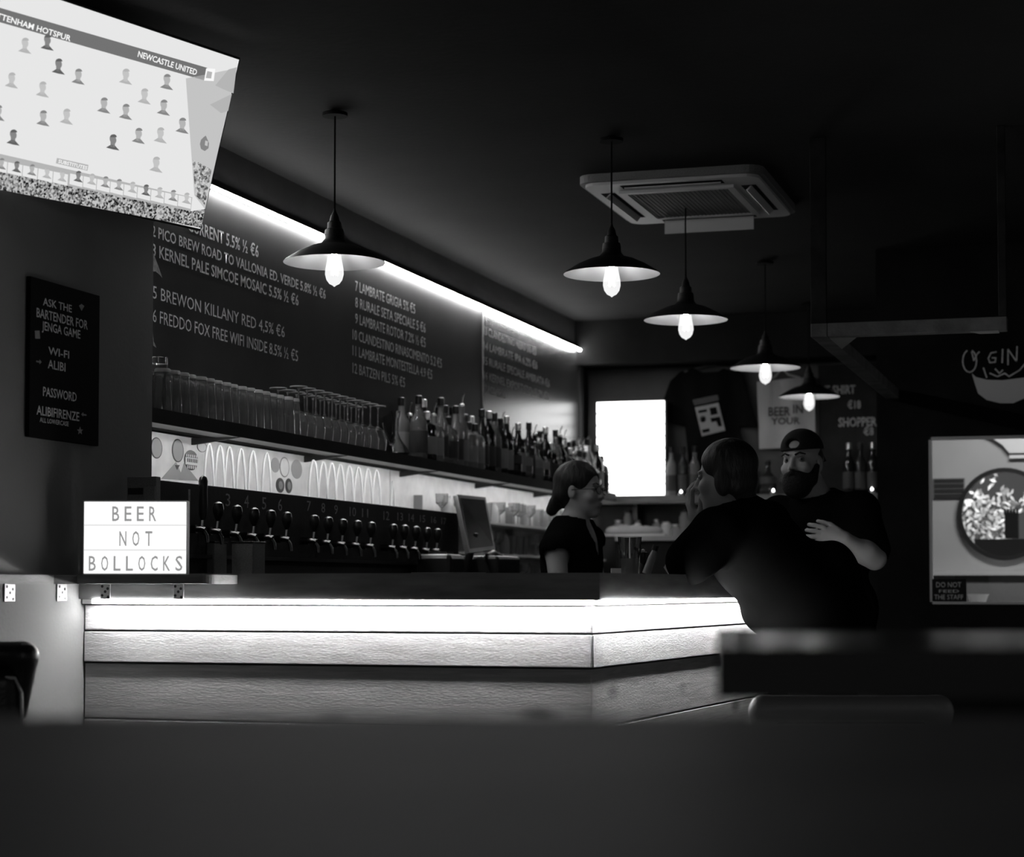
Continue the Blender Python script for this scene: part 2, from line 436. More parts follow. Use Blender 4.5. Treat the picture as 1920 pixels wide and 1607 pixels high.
# dark pot with a crenellated rim added in place of a reflected figure, on a dark block
pp = thing('reflection_silhouette', (rc.x + 0.035, yh + 0.2, rc.z - 0.15), 'dark crenellated shape standing in for a reflected figure in the round mirror', 'silhouette')
pb = MB().box((rc.x - 0.01, yh + 0.16, rc.z - 0.13), (rc.x + 0.065, yh + 0.24, rc.z + 0.01), bevel=0.006); pb.build('figure_block', M['sign_black'], pp)
rim = MB()
for k in range(5): rim.box((rc.x - 0.014 + k * 0.017, yh + 0.155, rc.z + 0.01), (rc.x - 0.014 + k * 0.017 + 0.009, yh + 0.245, rc.z + 0.036))
rim.box((rc.x - 0.014, yh + 0.156, rc.z + 0.002), (rc.x + 0.066, yh + 0.244, rc.z + 0.014)); rim.build('rim', M['sign_black'], pp)
mb = MB(); mb.prism([(rc.x - 0.17, yh + 0.10), (rc.x + 0.3, yh + 0.10), (rc.x + 0.3, yh + 0.3), (rc.x - 0.12, yh + 0.3)], rc.z - 0.24, rc.z - 0.135)
struct('trim_3', mb, M['sign_black'])

# things inside the hatch room
def at_y(px, py, y): return at(px, py, Y=y)
p0 = at_y(1743, 1075, yh - 0.02); p1 = at_y(1990, 1068, yh - 0.02)
sh = thing('hatch_shelf', (p0.x, yh, p0.z), 'pale narrow shelf under the round mirror behind the glass', 'shelf')
MB().box((p0.x - 0.05, yh - 0.10, p0.z - 0.012), (1.2, yh - 0.001, p0.z + 0.012)).build('shelf_board', M['white_plastic'], sh)
MB().box((p0.x + 0.14, yh - 0.07, p0.z - 0.22), (1.2, yh - 0.001, p0.z - 0.013)).build('shelf_back', M['grey_plastic'], sh)
q0 = at_y(1750, 935, yh - 0.012); q1 = at_y(1809, 896, yh - 0.012)
pl = thing('notice_plate', (q0.x, yh, q0.z), 'grey notice plate with four text lines left of the round mirror', 'notice')
MB().box((q0.x, yh - 0.012, q0.z), (q1.x, yh, q1.z)).build('plate', M['grey_plastic'], pl)
st = MB()
for k, (a, b) in enumerate(((0.02, 0.22), (0.27, 0.47), (0.52, 0.72), (0.77, 0.95))):
    dz = q1.z - q0.z
    st.box((q0.x + 0.006, yh - 0.016, q0.z + dz * a), (q1.x - 0.006, yh - 0.0121, q0.z + dz * b))
st.build('text_band', M['dark_plastic'], pl)
# black sign with lettering in the lower left corner of the window
s0 = at(1748, 1128, Y=YR - 0.012); s1 = at(1812, 1086, Y=YR - 0.012)
sg = thing('glass_sign', (s0.x, YR, s0.z), 'small black sign with white hand lettering in the lower left of the hatch', 'sign')
MB().box((s0.x, YR - 0.012, s0.z), (s1.x, YR + 0.0, s1.z)).build('sign_board', M['black_plastic'], sg)
W_ = s1.x - s0.x; H_ = s1.z - s0.z
for t_, a, b, zz, hh in (('DO NOT', 0.12, 0.85, 0.64, 0.24), ('FEED', 0.2, 0.78, 0.40, 0.14), ('THE STAFF', 0.06, 0.9, 0.10, 0.22)):
    text_mesh(t_, (s0.x + W_ * a, YR - 0.012, s0.z + H_ * zz), EX, EZ, W_ * (b - a), H_ * hh, M['chalk'], parent=sg)
# white tapered cup on the sill
c0 = at(1834, 1131, Y=YR + 0.3)
cup = thing('white_bowl', (c0.x, YR + 0.3, hz0 - 0.01), 'white tapered bowl behind the hatch glass beside the small black sign', 'bowl')
MB().lathe([(0.03, 0), (0.05, 0.052), (0.054, 0.06), (0.047, 0.06), (0.028, 0.008)], (c0.x, YR + 0.3, hz0 - 0.012), 20).build('bowl', M['paper'], cup)
struct('trim_4', MB().box((hx0, YR + 0.12, hz0 - 0.06), (hx1 + 0.5, YR + 0.5, hz0 - 0.012)), M['hatch_wall'])
# round white lamp dish in the top right of the hatch room
c1 = at(1985, 905, Y=yh - 0.25)
dl = thing('white_arch_panel', (c1.x, yh - 0.03, c1.z), 'bright white panel beside a curved grey edge, top right of the hatch', 'panel')
pts = [Vector((c1.x + 0.42 * math.cos(a), yh - 0.02, c1.z - 0.05 + 0.42 * math.sin(a))) for a in [math.radians(d) for d in range(70, 171, 8)]]
x1_, z1_ = at_y(1990, 822, yh).x, hz1 + 0.1
poly = [p for p in pts if p.z > at_y(1900, 905, yh).z] + [Vector((at_y(1850, 820, yh).x - 0.0, yh - 0.02, z1_)), Vector((x1_ + 0.3, yh - 0.02, z1_))]
pz = at_y(1900, 850, yh).z; xl = at_y(1860, 820, yh).x; xr = at_y(1893, 850, yh).x
MB().slab([Vector((xl - 0.04, yh - 0.02, z1_)), Vector((xl, yh - 0.02, at_y(1860, 822, yh).z)), Vector((at_y(1880, 835, yh).x, yh - 0.02, at_y(1880, 835, yh).z)), Vector((xr, yh - 0.02, pz)), Vector((x1_ + 0.3, yh - 0.02, pz)), Vector((x1_ + 0.3, yh - 0.02, z1_))], (0, -1, 0), 0.015).build('panel', M['paper'], dl)
MB().box((xr, yh - 0.03, pz - 0.03), (x1_ + 0.3, yh - 0.001, pz - 0.012)).build('edge_bar', M['paper'], dl)

# ================================================================== BAR COUNTER
Cx = -1.384
CD = Vector((math.sin(math.radians(5)), math.cos(math.radians(5)), 0))   # direction of the return
CN = Vector((CD.y, -CD.x, 0))
ZT, ZU = 1.158, 1.083
LR = 1.95; WC = 0.62
bar = thing('bar_counter', (-2.2, YB, 0), 'plank-fronted bar counter with dark top and glowing strip under its edge', 'bar counter')
A = Vector((Cx, YB, 0))
# top: L-shaped slab
f0 = A + Vector((0, -0.03, 0)) + CN * 0.03
e1 = f0 + CD * LR; e2 = e1 - CN * WC
t = (YB + WC - (e2.y)) / CD.y
e3 = e2 + CD * ((YB - 0.03 + WC) - e2.y) / CD.y
MB().prism([(XW + 0.001, YB - 0.03), (f0.x, f0.y), (e1.x, e1.y), (e2.x, e2.y), (e3.x, e3.y), (XW + 0.001, YB - 0.03 + WC - 0.21)], ZU, ZT).build('countertop', M['counter'], bar)
# carcass
g1 = A + CD * (LR - 0.05) - CN * 0.05; g2 = g1 - CN * (WC - 0.1)
g3 = g2 + CD * ((YB + WC - 0.06) - g2.y) / CD.y
a0 = A - CN * 0.04 + Vector((0, 0.04, 0))
MB().prism([(XW + 0.01, YB + 0.035), (a0.x, a0.y), (g1.x, g1.y), (g2.x, g2.y), (g3.x, g3.y), (XW + 0.01, YB + WC - 0.24)], 0.0, ZU - 0.001).build('carcass', M['dark_wood'], bar)
zs = [1.068, 0.988, 0.893, 0.727, 0.58, 0.43, 0.27, 0.12]
offs = [0.0, 0.004, -0.003, 0.0, -0.006, 0.002, -0.004]
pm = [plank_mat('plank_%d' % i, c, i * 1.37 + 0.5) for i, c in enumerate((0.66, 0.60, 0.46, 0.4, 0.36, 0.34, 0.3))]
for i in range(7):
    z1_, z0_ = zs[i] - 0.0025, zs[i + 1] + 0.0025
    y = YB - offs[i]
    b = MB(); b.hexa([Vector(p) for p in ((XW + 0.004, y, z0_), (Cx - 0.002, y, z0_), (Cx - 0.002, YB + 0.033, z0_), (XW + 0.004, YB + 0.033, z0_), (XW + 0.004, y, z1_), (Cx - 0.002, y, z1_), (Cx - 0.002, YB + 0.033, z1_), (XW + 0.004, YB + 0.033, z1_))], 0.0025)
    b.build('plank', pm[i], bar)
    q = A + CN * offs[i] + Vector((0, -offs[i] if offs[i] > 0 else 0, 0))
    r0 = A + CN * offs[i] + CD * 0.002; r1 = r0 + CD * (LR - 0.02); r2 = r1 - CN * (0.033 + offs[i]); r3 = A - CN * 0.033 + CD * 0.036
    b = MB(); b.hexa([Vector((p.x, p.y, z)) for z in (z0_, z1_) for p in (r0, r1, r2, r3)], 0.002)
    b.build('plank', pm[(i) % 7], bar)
# glowing strip under the edge of the top
led = thing('bar_light_strip', (-2.2, YB - 0.012, ZU - 0.014), 'glowing white strip light running under the bar edge', 'strip light')
MB().box((XW + 0.045, YB - 0.032, ZU - 0.0125), (Cx + 0.012, YB - 0.020, ZU - 0.0015)).build('diffuser', M['led'], led)
l0 = A + CN * 0.020 + Vector((0, -0.03, 0)) + CD * 0.018; l1 = A + CN * 0.020 + CD * (LR - 0.03)
MB().hexa([Vector((p.x, p.y, z)) for z in (ZU - 0.0125, ZU - 0.0015) for p in (l0, l1, l1 + CN * 0.012, l0 + CN * 0.012)]).build('diffuser', M['led'], led)
MB().box((XW + 0.006, YB - 0.020, ZU - 0.0145), (Cx, YB - 0.001, ZU - 0.001)).build('channel', M['steel'], led)
mc = A + CN * 0.020 + CD * 0.02; me_ = A + CN * 0.020 + CD * (LR - 0.03)
MB().hexa([Vector((p.x, p.y, z)) for z in (ZU - 0.0145, ZU - 0.001) for p in (mc, me_, me_ - CN * 0.02, mc - CN * 0.02)]).build('channel', M['steel'], led)

# corner ledge on the wall and the bar edge, with perforated brackets
lx = at(398, 1085, Y=5.10).x
ledge = thing('corner_ledge', (-2.7, 5.2, 1.127), 'narrow grey wooden ledge fixed in front of the bar at the left wall', 'ledge')
zt_l = at(250, 1078, Y=5.09).z; zb_l = at(250, 1095, Y=5.09).z
rad = 0.035
arc = [(lx - rad + rad * math.cos(a), 5.09 + rad - rad * math.sin(a)) for a in [math.radians(k) for k in range(0, 91, 15)]]
pts = [(XW + 0.001, 4.2), (XW + 0.06, 4.2), (XW + 0.06, 5.02), (XW + 0.10, 5.08)] + arc[::-1] + [(lx, YB - 0.032), (XW + 0.001, YB - 0.032)]
MB().prism(pts, zb_l, zt_l).build('ledge_board', M['shelf_wood'], ledge)
ZL = zt_l
def bracket(c, ux, nrm, w=0.032, h=0.052):
    r = MB(); p = Vector(c)
    r.obox(p - EZ * h / 2, ux, Vector(nrm), EZ, w / 2, 0.0018, h / 2, bevel=0.0015)
    o = r.build('bracket', M['zinc'], ledge)
    hm = MB()
    for i, (a, b) in enumerate(((-0.3, -0.15), (0.25, -0.3), (-0.3, -0.75), (0.3, -0.85), (0.0, -0.5))):
        cc = p + ux * (a * w) + EZ * (b * h) + Vector(nrm) * 0.002
        vs = [cc + ux * 0.0045 * math.cos(k * PI / 4) + EZ * 0.0045 * math.sin(k * PI / 4) for k in range(8)]
        hm.slab(vs, nrm, 0.0008)
    h_ = hm.build('screw_holes', M['black_metal'], o)
    h_.matrix_parent_inverse = Matrix.Identity(4); 
for px in (18, 116):
    p = at(px, 1097, X=XW + 0.003); bracket((XW + 0.003, p.y, zb_l), EY, (1, 0, 0), 0.055, 0.05)
for px in (198, 335):
    p = at(px, 1097, Y=YB - 0.034); bracket((p.x, YB - 0.034, zb_l), EX, (0, -1, 0), 0.033, 0.045)

# ================================================================== LETTER LIGHTBOXES
def lightbox(name, label, p0, p1, y, depth, rows, lit, ink, rail, words_, lw, group=None):
    """front face at y, lower left p0, upper right p1; rows of letters"""
    t = thing(name, ((p0.x + p1.x) / 2, y + depth / 2, p0.z), label, 'lightbox')
    b = 0.004
    MB().box((p0.x, y + 0.001, p0.z), (p1.x, y + depth, p1.z), bevel=0.003).build('case', M['white_plastic'], t)
    MB().box((p0.x + b, y - 0.001, p0.z + b), (p1.x - b, y + 0.0009, p1.z - b)).build('lit_panel', lit, t)
    H = (p1.z - p0.z); n = len(words_)
    for i in range(1, n):
        z = p1.z - H * i / n
        MB().box((p0.x + b, y - 0.003, z - H * 0.010), (p1.x - b, y - 0.0011, z + H * 0.010)).build('rail', rail, t)
    for i, (s, xa, xb) in enumerate(words_):
        if not s: continue
        z0 = p1.z - H * (i + 1) / n + H / n * 0.17; ch = H / n * 0.62
        k = len(s); W = p1.x - p0.x
        x0 = p0.x + W * xa; x1 = p0.x + W * xb; cw = ch * lw
        for j, c in enumerate(s):
            if c == ' ': continue
            x = x0 + (x1 - x0 - cw) * j / max(1, k - 1)
            cw_ = cw * (0.25 if c == 'I' else 1)
            text_mesh(c, (x + (cw - cw_) / 2, y - 0.0012, z0), EX, EZ, cw_, ch, ink, name='letter', parent=t, bold=0.008)
    return t
b0 = at(152, 1076, Y=5.145); b1 = at(346, 937, Y=5.145)
b0.z = ZL + 0.0005
lb1 = lightbox('letter_lightbox', 'lit white letterbox reading BEER NOT BOLLOCKS standing on the ledge', b0, b1, 5.145, 0.05, 3, M['lightbox'], M['lb_ink'], M['lb_rail'],
         [('BEER', 0.28, 0.70), ('NOT', 0.35, 0.665), ('BOLLOCKS', 0.06, 0.955)], 0.50)
lb1.rotation_euler = (0, 0, math.radians(19)); lb1.scale = (0.91, 1, 1)
zs_back = at(1180, 931, Y=12.16).z
d0 = at(1118, 931, Y=12.16); d1 = at(1247, 750, Y=12.16)
lightbox('menu_lightbox', 'tall blazing white letterbox with eight rows on the back shelf', d0, d1, 12.16, 0.06, 8, M['lightbox_big'], M['lb_ink_big'], M['lb_rail_big'],
         [('KEEP', 0.32, 0.66), ('ON', 0.42, 0.58), ('DRINKING', 0.18, 0.84), ('IN A', 0.34, 0.64), ('TINY', 0.38, 0.66), ('WORLD', 0.36, 0.74), ('', 0, 1), ('ALIBIFIRENZE', 0.17, 0.92)], 0.5)

# ================================================================== CHALKBOARD WALL
seam_y = at(905, 700, X=XC).y; end_y = at(1086, 700, X=XC).y
ZLED = 2.615; ZSH = 1.70
cb1 = thing('chalkboard', (XC, 7.5, ZSH), 'long black chalkboard listing beers above the glass shelf', 'chalkboard')
MB().box((XC - 0.012, 5.735, ZSH - 0.05), (XC, seam_y - 0.003, ZLED - 0.01)).build('board', M['chalkboard'], cb1)
cb2 = thing('chalkboard', (XC, (seam_y + end_y) / 2, ZSH), 'end chalkboard lit by the letterbox, above the crowded spirit bottles', 'chalkboard')
MB().box((XC - 0.012, seam_y + 0.003, ZSH - 0.05), (XC, end_y - 0.002, ZLED - 0.01)).build('board', M['chalkboard_gloss'], cb2)
struct('wall_left_rear_lower', MB().box((XC - 0.012, 5.73, 0), (XC - 0.001, 12.02, ZSH - 0.051)), M['black_paint'])
MB().box((XC - 0.001, seam_y - 0.006, ZSH - 0.04), (XC + 0.004, seam_y + 0.006, ZLED - 0.012)).build('seam_strip', M['grey_plastic'], cb2)
def wall_text(s, px0, py_base, px1, hpx, X, par, m, bold=0.012):
    p = at(px0, py_base, X=X); q = at(px1, py_base, X=X); tp = at(px0, py_base - hpx, X=X)
    # y grows away from the camera, reading direction +y, up +z, normal = +x
    text_mesh(s, (X, p.y, p.z), EY, EZ, q.y - p.y, tp.z - p.z, m, parent=par, bold=bold, depth=0.0012)
T1 = M['chalk']
wall_text('CURRENT 5.5% ½ €6', 352, 432, 484.5, 25, XC, cb1, T1)
wall_text('2 PICO BREW ROAD TO VALLONIA ED. VERDE 5.8% ½ €6', 284, 442, 610.5, 21.5, XC, cb1, T1)
wall_text('3 KERNEL PALE SIMCOE MOSAIC 5.5% ½ €6', 285, 479, 559.5, 24, XC, cb1, T1)
wall_text('5 BREWON KILLANY RED 4,5% €6', 286, 559, 533.5, 25, XC, cb1, T1, 0.0)
wall_text('6 FREDDO FOX FREE WIFI INSIDE 8.5% ½ €5', 286, 603, 558.5, 25, XC, cb1, T1, 0.0)
for s, x0, yb_, x1 in (('7 LAMBRATE GRIGIA 5% €5', 665.8, 545, 778), ('8 RURALE SETA SPECIALE 5 €6', 665.8, 575.8, 797.5), ('9 LAMBRATE ROTOR 7.2% ½ €5', 665.8, 606, 797.5),
                      ('10 CLANDESTINO RINASCIMENTO 5.2 €5', 660.8, 636, 828), ('11 LAMBRATE MONTESTELLA 4.9 €5', 660.8, 666, 810), ('12 BATZEN PILS 5% €5', 660.8, 699, 759)):
    wall_text(s, x0, yb_, x1, 20, XC, cb1, T1, 0.0)
for s, x0, yb_, x1 in (('13 CLANDESTINO NERO 5% €5', 907, 627, 1004.7), ('14 LAMBRATE IPA 6.2% €6', 907, 655, 1007), ('15 RURALE SPECIALE AMBRATA €6', 907, 683, 1030),
                      ('16 KERNEL EXPORT STOUT 7% €6', 907, 711, 1028), ('17 PICO SIDRO', 907, 736, 948)):
    wall_text(s, x0, yb_, x1, 16, XC, cb2, M['chalk_dim'], 0.0)
# chalk figure at the very left end of the board
mb = MB(); X = XC + 0.0012
mb.slab([at(a, b, X=X) for a, b in ((286, 470), (291, 484), (297, 500), (304, 521), (300, 516), (292, 509), (286, 509))], (1, 0, 0), 0.0005)
mb.slab([at(a, b, X=X) for a, b in ((286, 622), (288, 640), (293, 652), (287, 648))], (1, 0, 0), 0.0005)
o = mb.build('chalk_drawing', M['chalk_dim'], cb1)

# LED strip over the boards
ls = thing('wall_light_strip', (XC, 9, ZLED), 'glowing strip light along the top of the chalkboards', 'strip light')
MB().box((XC + 0.016, 5.76, ZLED - 0.007), (XC + 0.028, end_y, ZLED + 0.004)).build('diffuser', M['led_wall'], ls)
MB().box((XC - 0.011, 5.74, ZLED + 0.0045), (XC + 0.024, end_y + 0.01, ZLED + 0.008)).build('channel', M['steel'], ls)

# ================================================================== BOTTLE SHELF AND BACK BAR
XF = -2.98
shf = thing('glass_shelf', (XF, 9, ZSH), 'long dark wall shelf carrying glasses and spirit bottles', 'shelf')
MB().box((XC + 0.001, 5.74, ZSH - 0.03), (XF, 12.0, ZSH), bevel=0.002).build('shelf_board', M['dark_wood'], shf)
MB().box((XF - 0.006, 5.74, ZSH - 0.046), (XF + 0.004, 12.0, ZSH + 0.001)).build('edge_lip', M['dark_wood'], shf)
MB().box((XC + 0.10, 5.74, ZSH - 0.036), (XF - 0.007, 12.0, ZSH - 0.0305)).build('underside_panel', M['white_plastic'], shf)
MB().box((XF - 0.018, 5.76, ZSH - 0.0415), (XF - 0.009, 11.9, ZSH - 0.0365)).build('light_strip', M['led_shelf'], shf)
y = 6.15
for k, yy in enumerate((6.55, 7.6, 8.75, 9.9, 11.0)):
    b = MB(); b.hexa([Vector(p) for p in ((XC + 0.002, yy, ZSH - 0.062), (XC + 0.012, yy, ZSH - 0.062), (XC + 0.012, yy + 0.012, ZSH - 0.062), (XC + 0.002, yy + 0.012, ZSH - 0.062), (XC + 0.002, yy, ZSH - 0.037), (XF - 0.04, yy, ZSH - 0.037), (XF - 0.04, yy + 0.012, ZSH - 0.037), (XC + 0.002, yy + 0.012, ZSH - 0.037))])
    b.build('shelf_bracket', M['dark_plastic'], shf)
XB = -2.95
ZB = at(290, 899, X=XB).z
board_end = at(860, 960, X=XB).y
bb = thing('back_bar', (XB, 9, 0), 'dark back bar cabinet with numbered tap board', 'back bar')
MB().box((XC + 0.002, 5.74, 0), (XB - 0.0, 12.0, 0.93)).build('cabinet', M['dark_wood'], bb)
MB().box((XC + 0.002, 5.74, 0.931), (XB + 0.04, 12.0, 0.965)).build('worktop', M['counter'], bb)
MB().box((XB - 0.045, 5.745, 0.966), (XB, board_end, ZB), bevel=0.002).build('tap_board', M['black_paint'], bb)
nums = {1: (354, 912, 940), 3: (426, 920, 949), 4: (461, 923, 952), 5: (494, 927, 955), 6: (524, 930, 958), 7: (578, 935, 958), 8: (605, 939, 961), 9: (629, 943, 964), 10: (660, 947, 968), 11: (683, 950, 970), 12: (723, 955, 975), 13: (749, 958, 976), 14: (770, 960, 978), 15: (791, 963, 979), 16: (812, 966, 981), 17: (831, 968, 983)}
for n, (px, y0, y1) in nums.items():
    p = at(px, y1, X=XB); tp = at(px, y0, X=XB); h = (tp.z - p.z) * 0.86
    wd = 0.03 if n < 10 else 0.055
    if n in (1,): wd = 0.012
    text_mesh(str(n), (XB, p.y - wd * 0.5, p.z), EY, EZ, wd * 1.25, h, M['chalk_dim'], name='number', parent=bb, depth=0.001)

# taps
def make_tap(tall=False):
    t = lthing('beer_tap', 'x', 'beer tap', 'beer taps along the tap board')
    MB().tube([(0.0, 0, 0), (0.03, 0, 0)], 0.014, 12).build('collar', M['tap_metal'], t)
    MB().tube([(0.03, 0, 0), (0.05, 0, 0.0), (0.062, 0, -0.004)], 0.010, 10).build('tap_body', M['tap_metal'], t)
    MB().tube([(0.055, 0, -0.004), (0.066, 0, -0.02), (0.069, 0, -0.045)], 0.0075, 10, 0.0065).build('spout', M['tap_metal'], t)
    MB().tube([(0.048, 0, 0.008), (0.052, 0, 0.040)], 0.005, 8).build('lever', M['steel'], t)
    if tall:
        MB().lathe([(0.008, 0.03), (0.013, 0.045), (0.015, 0.08), (0.014, 0.13), (0.016, 0.16), (0.012, 0.172), (0.004, 0.178)], (0.053, 0, 0), 12).build('handle', M['black_plastic'], t)
    else:
        MB().lathe([(0.006, 0.034), (0.010, 0.042), (0.018, 0.062), (0.020, 0.078), (0.016, 0.094), (0.005, 0.10)], (0.053, 0, 0), 12).build('handle', M['black_plastic'], t)
    return t
tap_px = [(397, 985, 1), (425, 989, 0), (460, 994, 0), (492, 998, 0), (523, 1001, 0), (553, 1004, 0), (604, 1008, 0), (630, 1011, 0), (657, 1014, 0), (684, 1016, 0), (710, 1018, 0),
          (751, 1021, 0), (772, 1022, 0), (793, 1024, 0), (814, 1026, 0), (833, 1027, 0)]
tap_lab = ['beer tap with a tall slim black handle, beside number one', 'round-handled beer tap under chalk number three', 'round-handled beer tap under chalk number four', 'round-handled beer tap under chalk number five',
           'round-handled beer tap under chalk number six', 'beer tap in the gap between numbers six and seven', 'beer tap under chalk number eight, first of the middle bank', 'beer tap under chalk number nine',
           'beer tap under chalk number ten', 'beer tap just right of chalk number eleven', 'beer tap between chalk numbers eleven and twelve', 'beer tap under chalk number thirteen', 'beer tap under chalk number fourteen',
           'beer tap under chalk number fifteen', 'beer tap under chalk number sixteen', 'last beer tap, under chalk number seventeen']
proto = make_tap(False); protot = make_tap(True)
used = False
for i, (px, py, tall) in enumerate(tap_px):
    p = at(px, py + 6, X=XB + 0.085)
    z = 1.12 + (at(px, py, X=XB + 0.09).z - 1.12)
    loc = (XB, p.y, z - 0.012)
    if tall: o = protot; o.location = loc
    elif not used: o = proto; o.location = loc; used = True
    else: o = dup(proto, loc)
    o['label'] = tap_lab[i]
# drip rail behind the spouts
MB().box((XB + 0.0005, 5.8, 1.215), (XB + 0.02, board_end - 0.05, 1.228)).build('drip_rail', M['dark_plastic'], bb)

# backsplash: pale panels behind the tap board with stickers
bs = thing('backsplash', (XC, 9, 1.2), 'bright white backsplash with stickers under the glass shelf', 'backsplash')
MB().box((XC + 0.0, 5.735, 0.97), (XC + 0.006, 8.62, ZSH - 0.036)).build('splash_panel', M['splash'], bs)
MB().box((XC + 0.0, 8.63, 0.97), (XC + 0.006, 12.0, ZSH - 0.036)).build('splash_panel', M['splash'], bs)
XS = XC + 0.006
def disc(px, py, wpx, hpx, m, name='sticker', inner=None, par=bs):
    c = at(px, py, X=XS); w_ = abs(at(px + wpx / 2, py, X=XS).y - at(px - wpx / 2, py, X=XS).y) / 2; h_ = abs(at(px, py - hpx / 2, X=XS).z - at(px, py + hpx / 2, X=XS).z) / 2
    mb = MB(); mb.slab([Vector((XS + 0.0002, c.y + w_ * math.cos(a), c.z + h_ * math.sin(a))) for a in [k * PI / 12 for k in range(24)]], (1, 0, 0), 0.001)
    o = mb.build(name, m, par, smooth=False)
    if inner:
        mb = MB(); mb.slab([Vector((XS + 0.0014, c.y + w_ * 0.86 * math.cos(a), c.z + h_ * 0.9 * math.sin(a))) for a in [k * PI / 12 for k in range(24)]], (1, 0, 0), 0.0006)
        i_ = mb.build('sticker_face', inner, o, smooth=False); i_.matrix_parent_inverse = Matrix.Identity(4)
    return o
disc(293, 840, 22, 40, M['dark_plastic'], inner=M['plate'])
disc(333, 845, 22, 44, M['dark_plastic'], inner=M['plate'])
disc(358, 863, 26, 38, M['dark_plastic'])
disc(378, 838, 18, 20, M['dark_plastic'], inner=M['splash'])
disc(533, 876, 18, 38, M['grey_plastic'], inner=M['splash'])
disc(556, 880, 20, 36, M['plate'])
disc(516, 872, 16, 28, M['plate'])
disc(525, 910, 16, 28, M['dark_plastic'])
disc(541, 911, 13, 28, M['dark_plastic'])
disc(525, 910, 8, 16, M['grey_plastic']).location.x = 0.002
disc(541, 911, 7, 16, M['grey_plastic']).location.x = 0.002
# white bands and rough text on the round badge
p = at(347, 868, X=XS)
MB().box((XS + 0.0013, p.y, p.z - 0.005), (XS + 0.0022, p.y + 0.1, p.z + 0.022)).build('sticker_band', M['splash'], bs)
for k, (x0, yb_, x1, h) in enumerate(((348, 856, 370, 5), (350, 878, 371, 6), (350, 866, 370, 7))):
    pp0 = at(x0, yb_, X=XS); pp1 = at(x1, yb_, X=XS); tp = at(x0, yb_ - h, X=XS)
    mm = MB(); n = 6
    for j in range(n):
        ya = pp0.y + (pp1.y - pp0.y) * j / n
        mm.box((XS + 0.0023, ya, pp0.z), (XS + 0.0028, ya + (pp1.y - pp0.y) / n * 0.55, tp.z))
    mm.build('sticker_marks', M['dark_plastic'] if k == 2 else M['splash'], bs)
# pale mountain sticker with dark triangle
mm = MB()
for a, b, c_ in (((302, 898), (330, 866), (345, 900)), ((335, 900), (345, 868), (372, 902))): mm.slab([at(x, y_, X=XS + 0.0004) for x, y_ in (a, c_, b)], (1, 0, 0), 0.0006)
mm.build('sticker', M['plate'], bs)
MB().slab([at(x, y_, X=XS + 0.0016) for x, y_ in ((328, 872), (337, 872), (332, 881))], (1, 0, 0), 0.0006).build('sticker', M['dark_plastic'], bs)
# beer hoses arching up behind the tap board
def hose(px, i, first):
    ww = 19 if first else 22
    base = at(px, 870, X=XC + 0.11)
    y0 = base.y; w_ = 0.036 if first else 0.05
    top = ZSH - 0.065 - (0.0 if first else 0.0)
    pts = []
    for k in range(15):
        t = k / 14
        yy = y0 - w_ * 0.55 + w_ * 1.15 * t
        zz = 1.40 + (top - 1.40) * min(1, math.sin(PI * min(max(t * 0.98 + 0.01, 0), 1)) ** 0.42) + (0.02 * (0.5 - t))
        xx = XC + 0.10 + 0.02 * t
        pts.append((xx, yy, zz))
    o = MB().tube(pts, 0.0042, 6).build('beer_hose', M['hose'])
    tag(o, 'white hose arching above the %s tap board, %s' % (('left bank of the', ['first', 'second', 'third', 'fourth', 'fifth', 'sixth'][i] + ' from the left') if first else ('middle bank of the', ['first', 'second', 'third', 'fourth', 'fifth', 'sixth', 'seventh', 'eighth'][i] + ' from the left')), 'hose', 'white beer hoses behind the tap board')
for i, px in enumerate((392, 412, 430, 452, 474, 500)): hose(px, i, True)
for i, px in enumerate((588, 606, 622, 638, 655, 672, 690, 706)): hose(px, i, False)
o = MB().tube([(XC + 0.08, at(744, 900, X=XC + .1).y + a, z) for a, z in ((-0.03, 1.40), (-0.02, 1.52), (0.0, 1.60), (0.02, 1.53), (0.035, 1.40))], 0.004, 6).build('beer_hose', M['hose'])
tag(o, 'single white hose arch alone near the right end of the tap board', 'hose', 'white beer hoses behind the tap board')

# ================================================================== GLASSES
def glass_lathe(prof_out, th=0.0022, seg=14):
    inn = [(max(r - th, 0.0005), z + (th if i == 0 else 0)) for i, (r, z) in enumerate(prof_out)][::-1]
    return prof_out + inn
def make_pint():
    o = MB().lathe([(0.001, 0.142), (0.026, 0.142), (0.027, 0.136), (0.0295, 0.10), (0.0325, 0.05), (0.034, 0.002), (0.034, 0.0), (0.0315, 0.0), (0.0305, 0.05), (0.0275, 0.10), (0.0245, 0.128), (0.001, 0.128)], (0, 0, 0), 14, close=True).build('pint_glass', M['glass_used'])
    b = MB().lathe([(0.001, 0.1432), (0.025, 0.1432), (0.0275, 0.139), (0.0280, 0.131), (0.0276, 0.1305), (0.0255, 0.1425), (0.001, 0.1425)], (0, 0, 0), 14, close=True).build('glass_highlight', M['glass_highlight'], o)  # milky cap that puts a bright highlight on each upturned base
    return tag(o, 'x', 'glass')
def make_wine():
    pr = [(0.001, 0.2), (0.034, 0.198), (0.034, 0.196), (0.006, 0.19), (0.0035, 0.18), (0.0035, 0.115), (0.008, 0.105), (0.024, 0.095), (0.036, 0.07), (0.039, 0.045), (0.034, 0.0),
          (0.032, 0.0), (0.037, 0.045), (0.034, 0.068), (0.022, 0.091), (0.001, 0.1)]
    o = MB().lathe(pr, (0, 0, 0), 14, close=True).build('stemmed_glass', M['glass_used'])
    b = MB().lathe([(0.030, 0.2), (0.0348, 0.199), (0.0348, 0.1955), (0.030, 0.1995)], (0, 0, 0), 14, close=True).build('foot_highlight', M['glass_highlight'], o)  # milky ring, a highlight painted along the foot's edge
    return tag(o, 'x', 'glass')
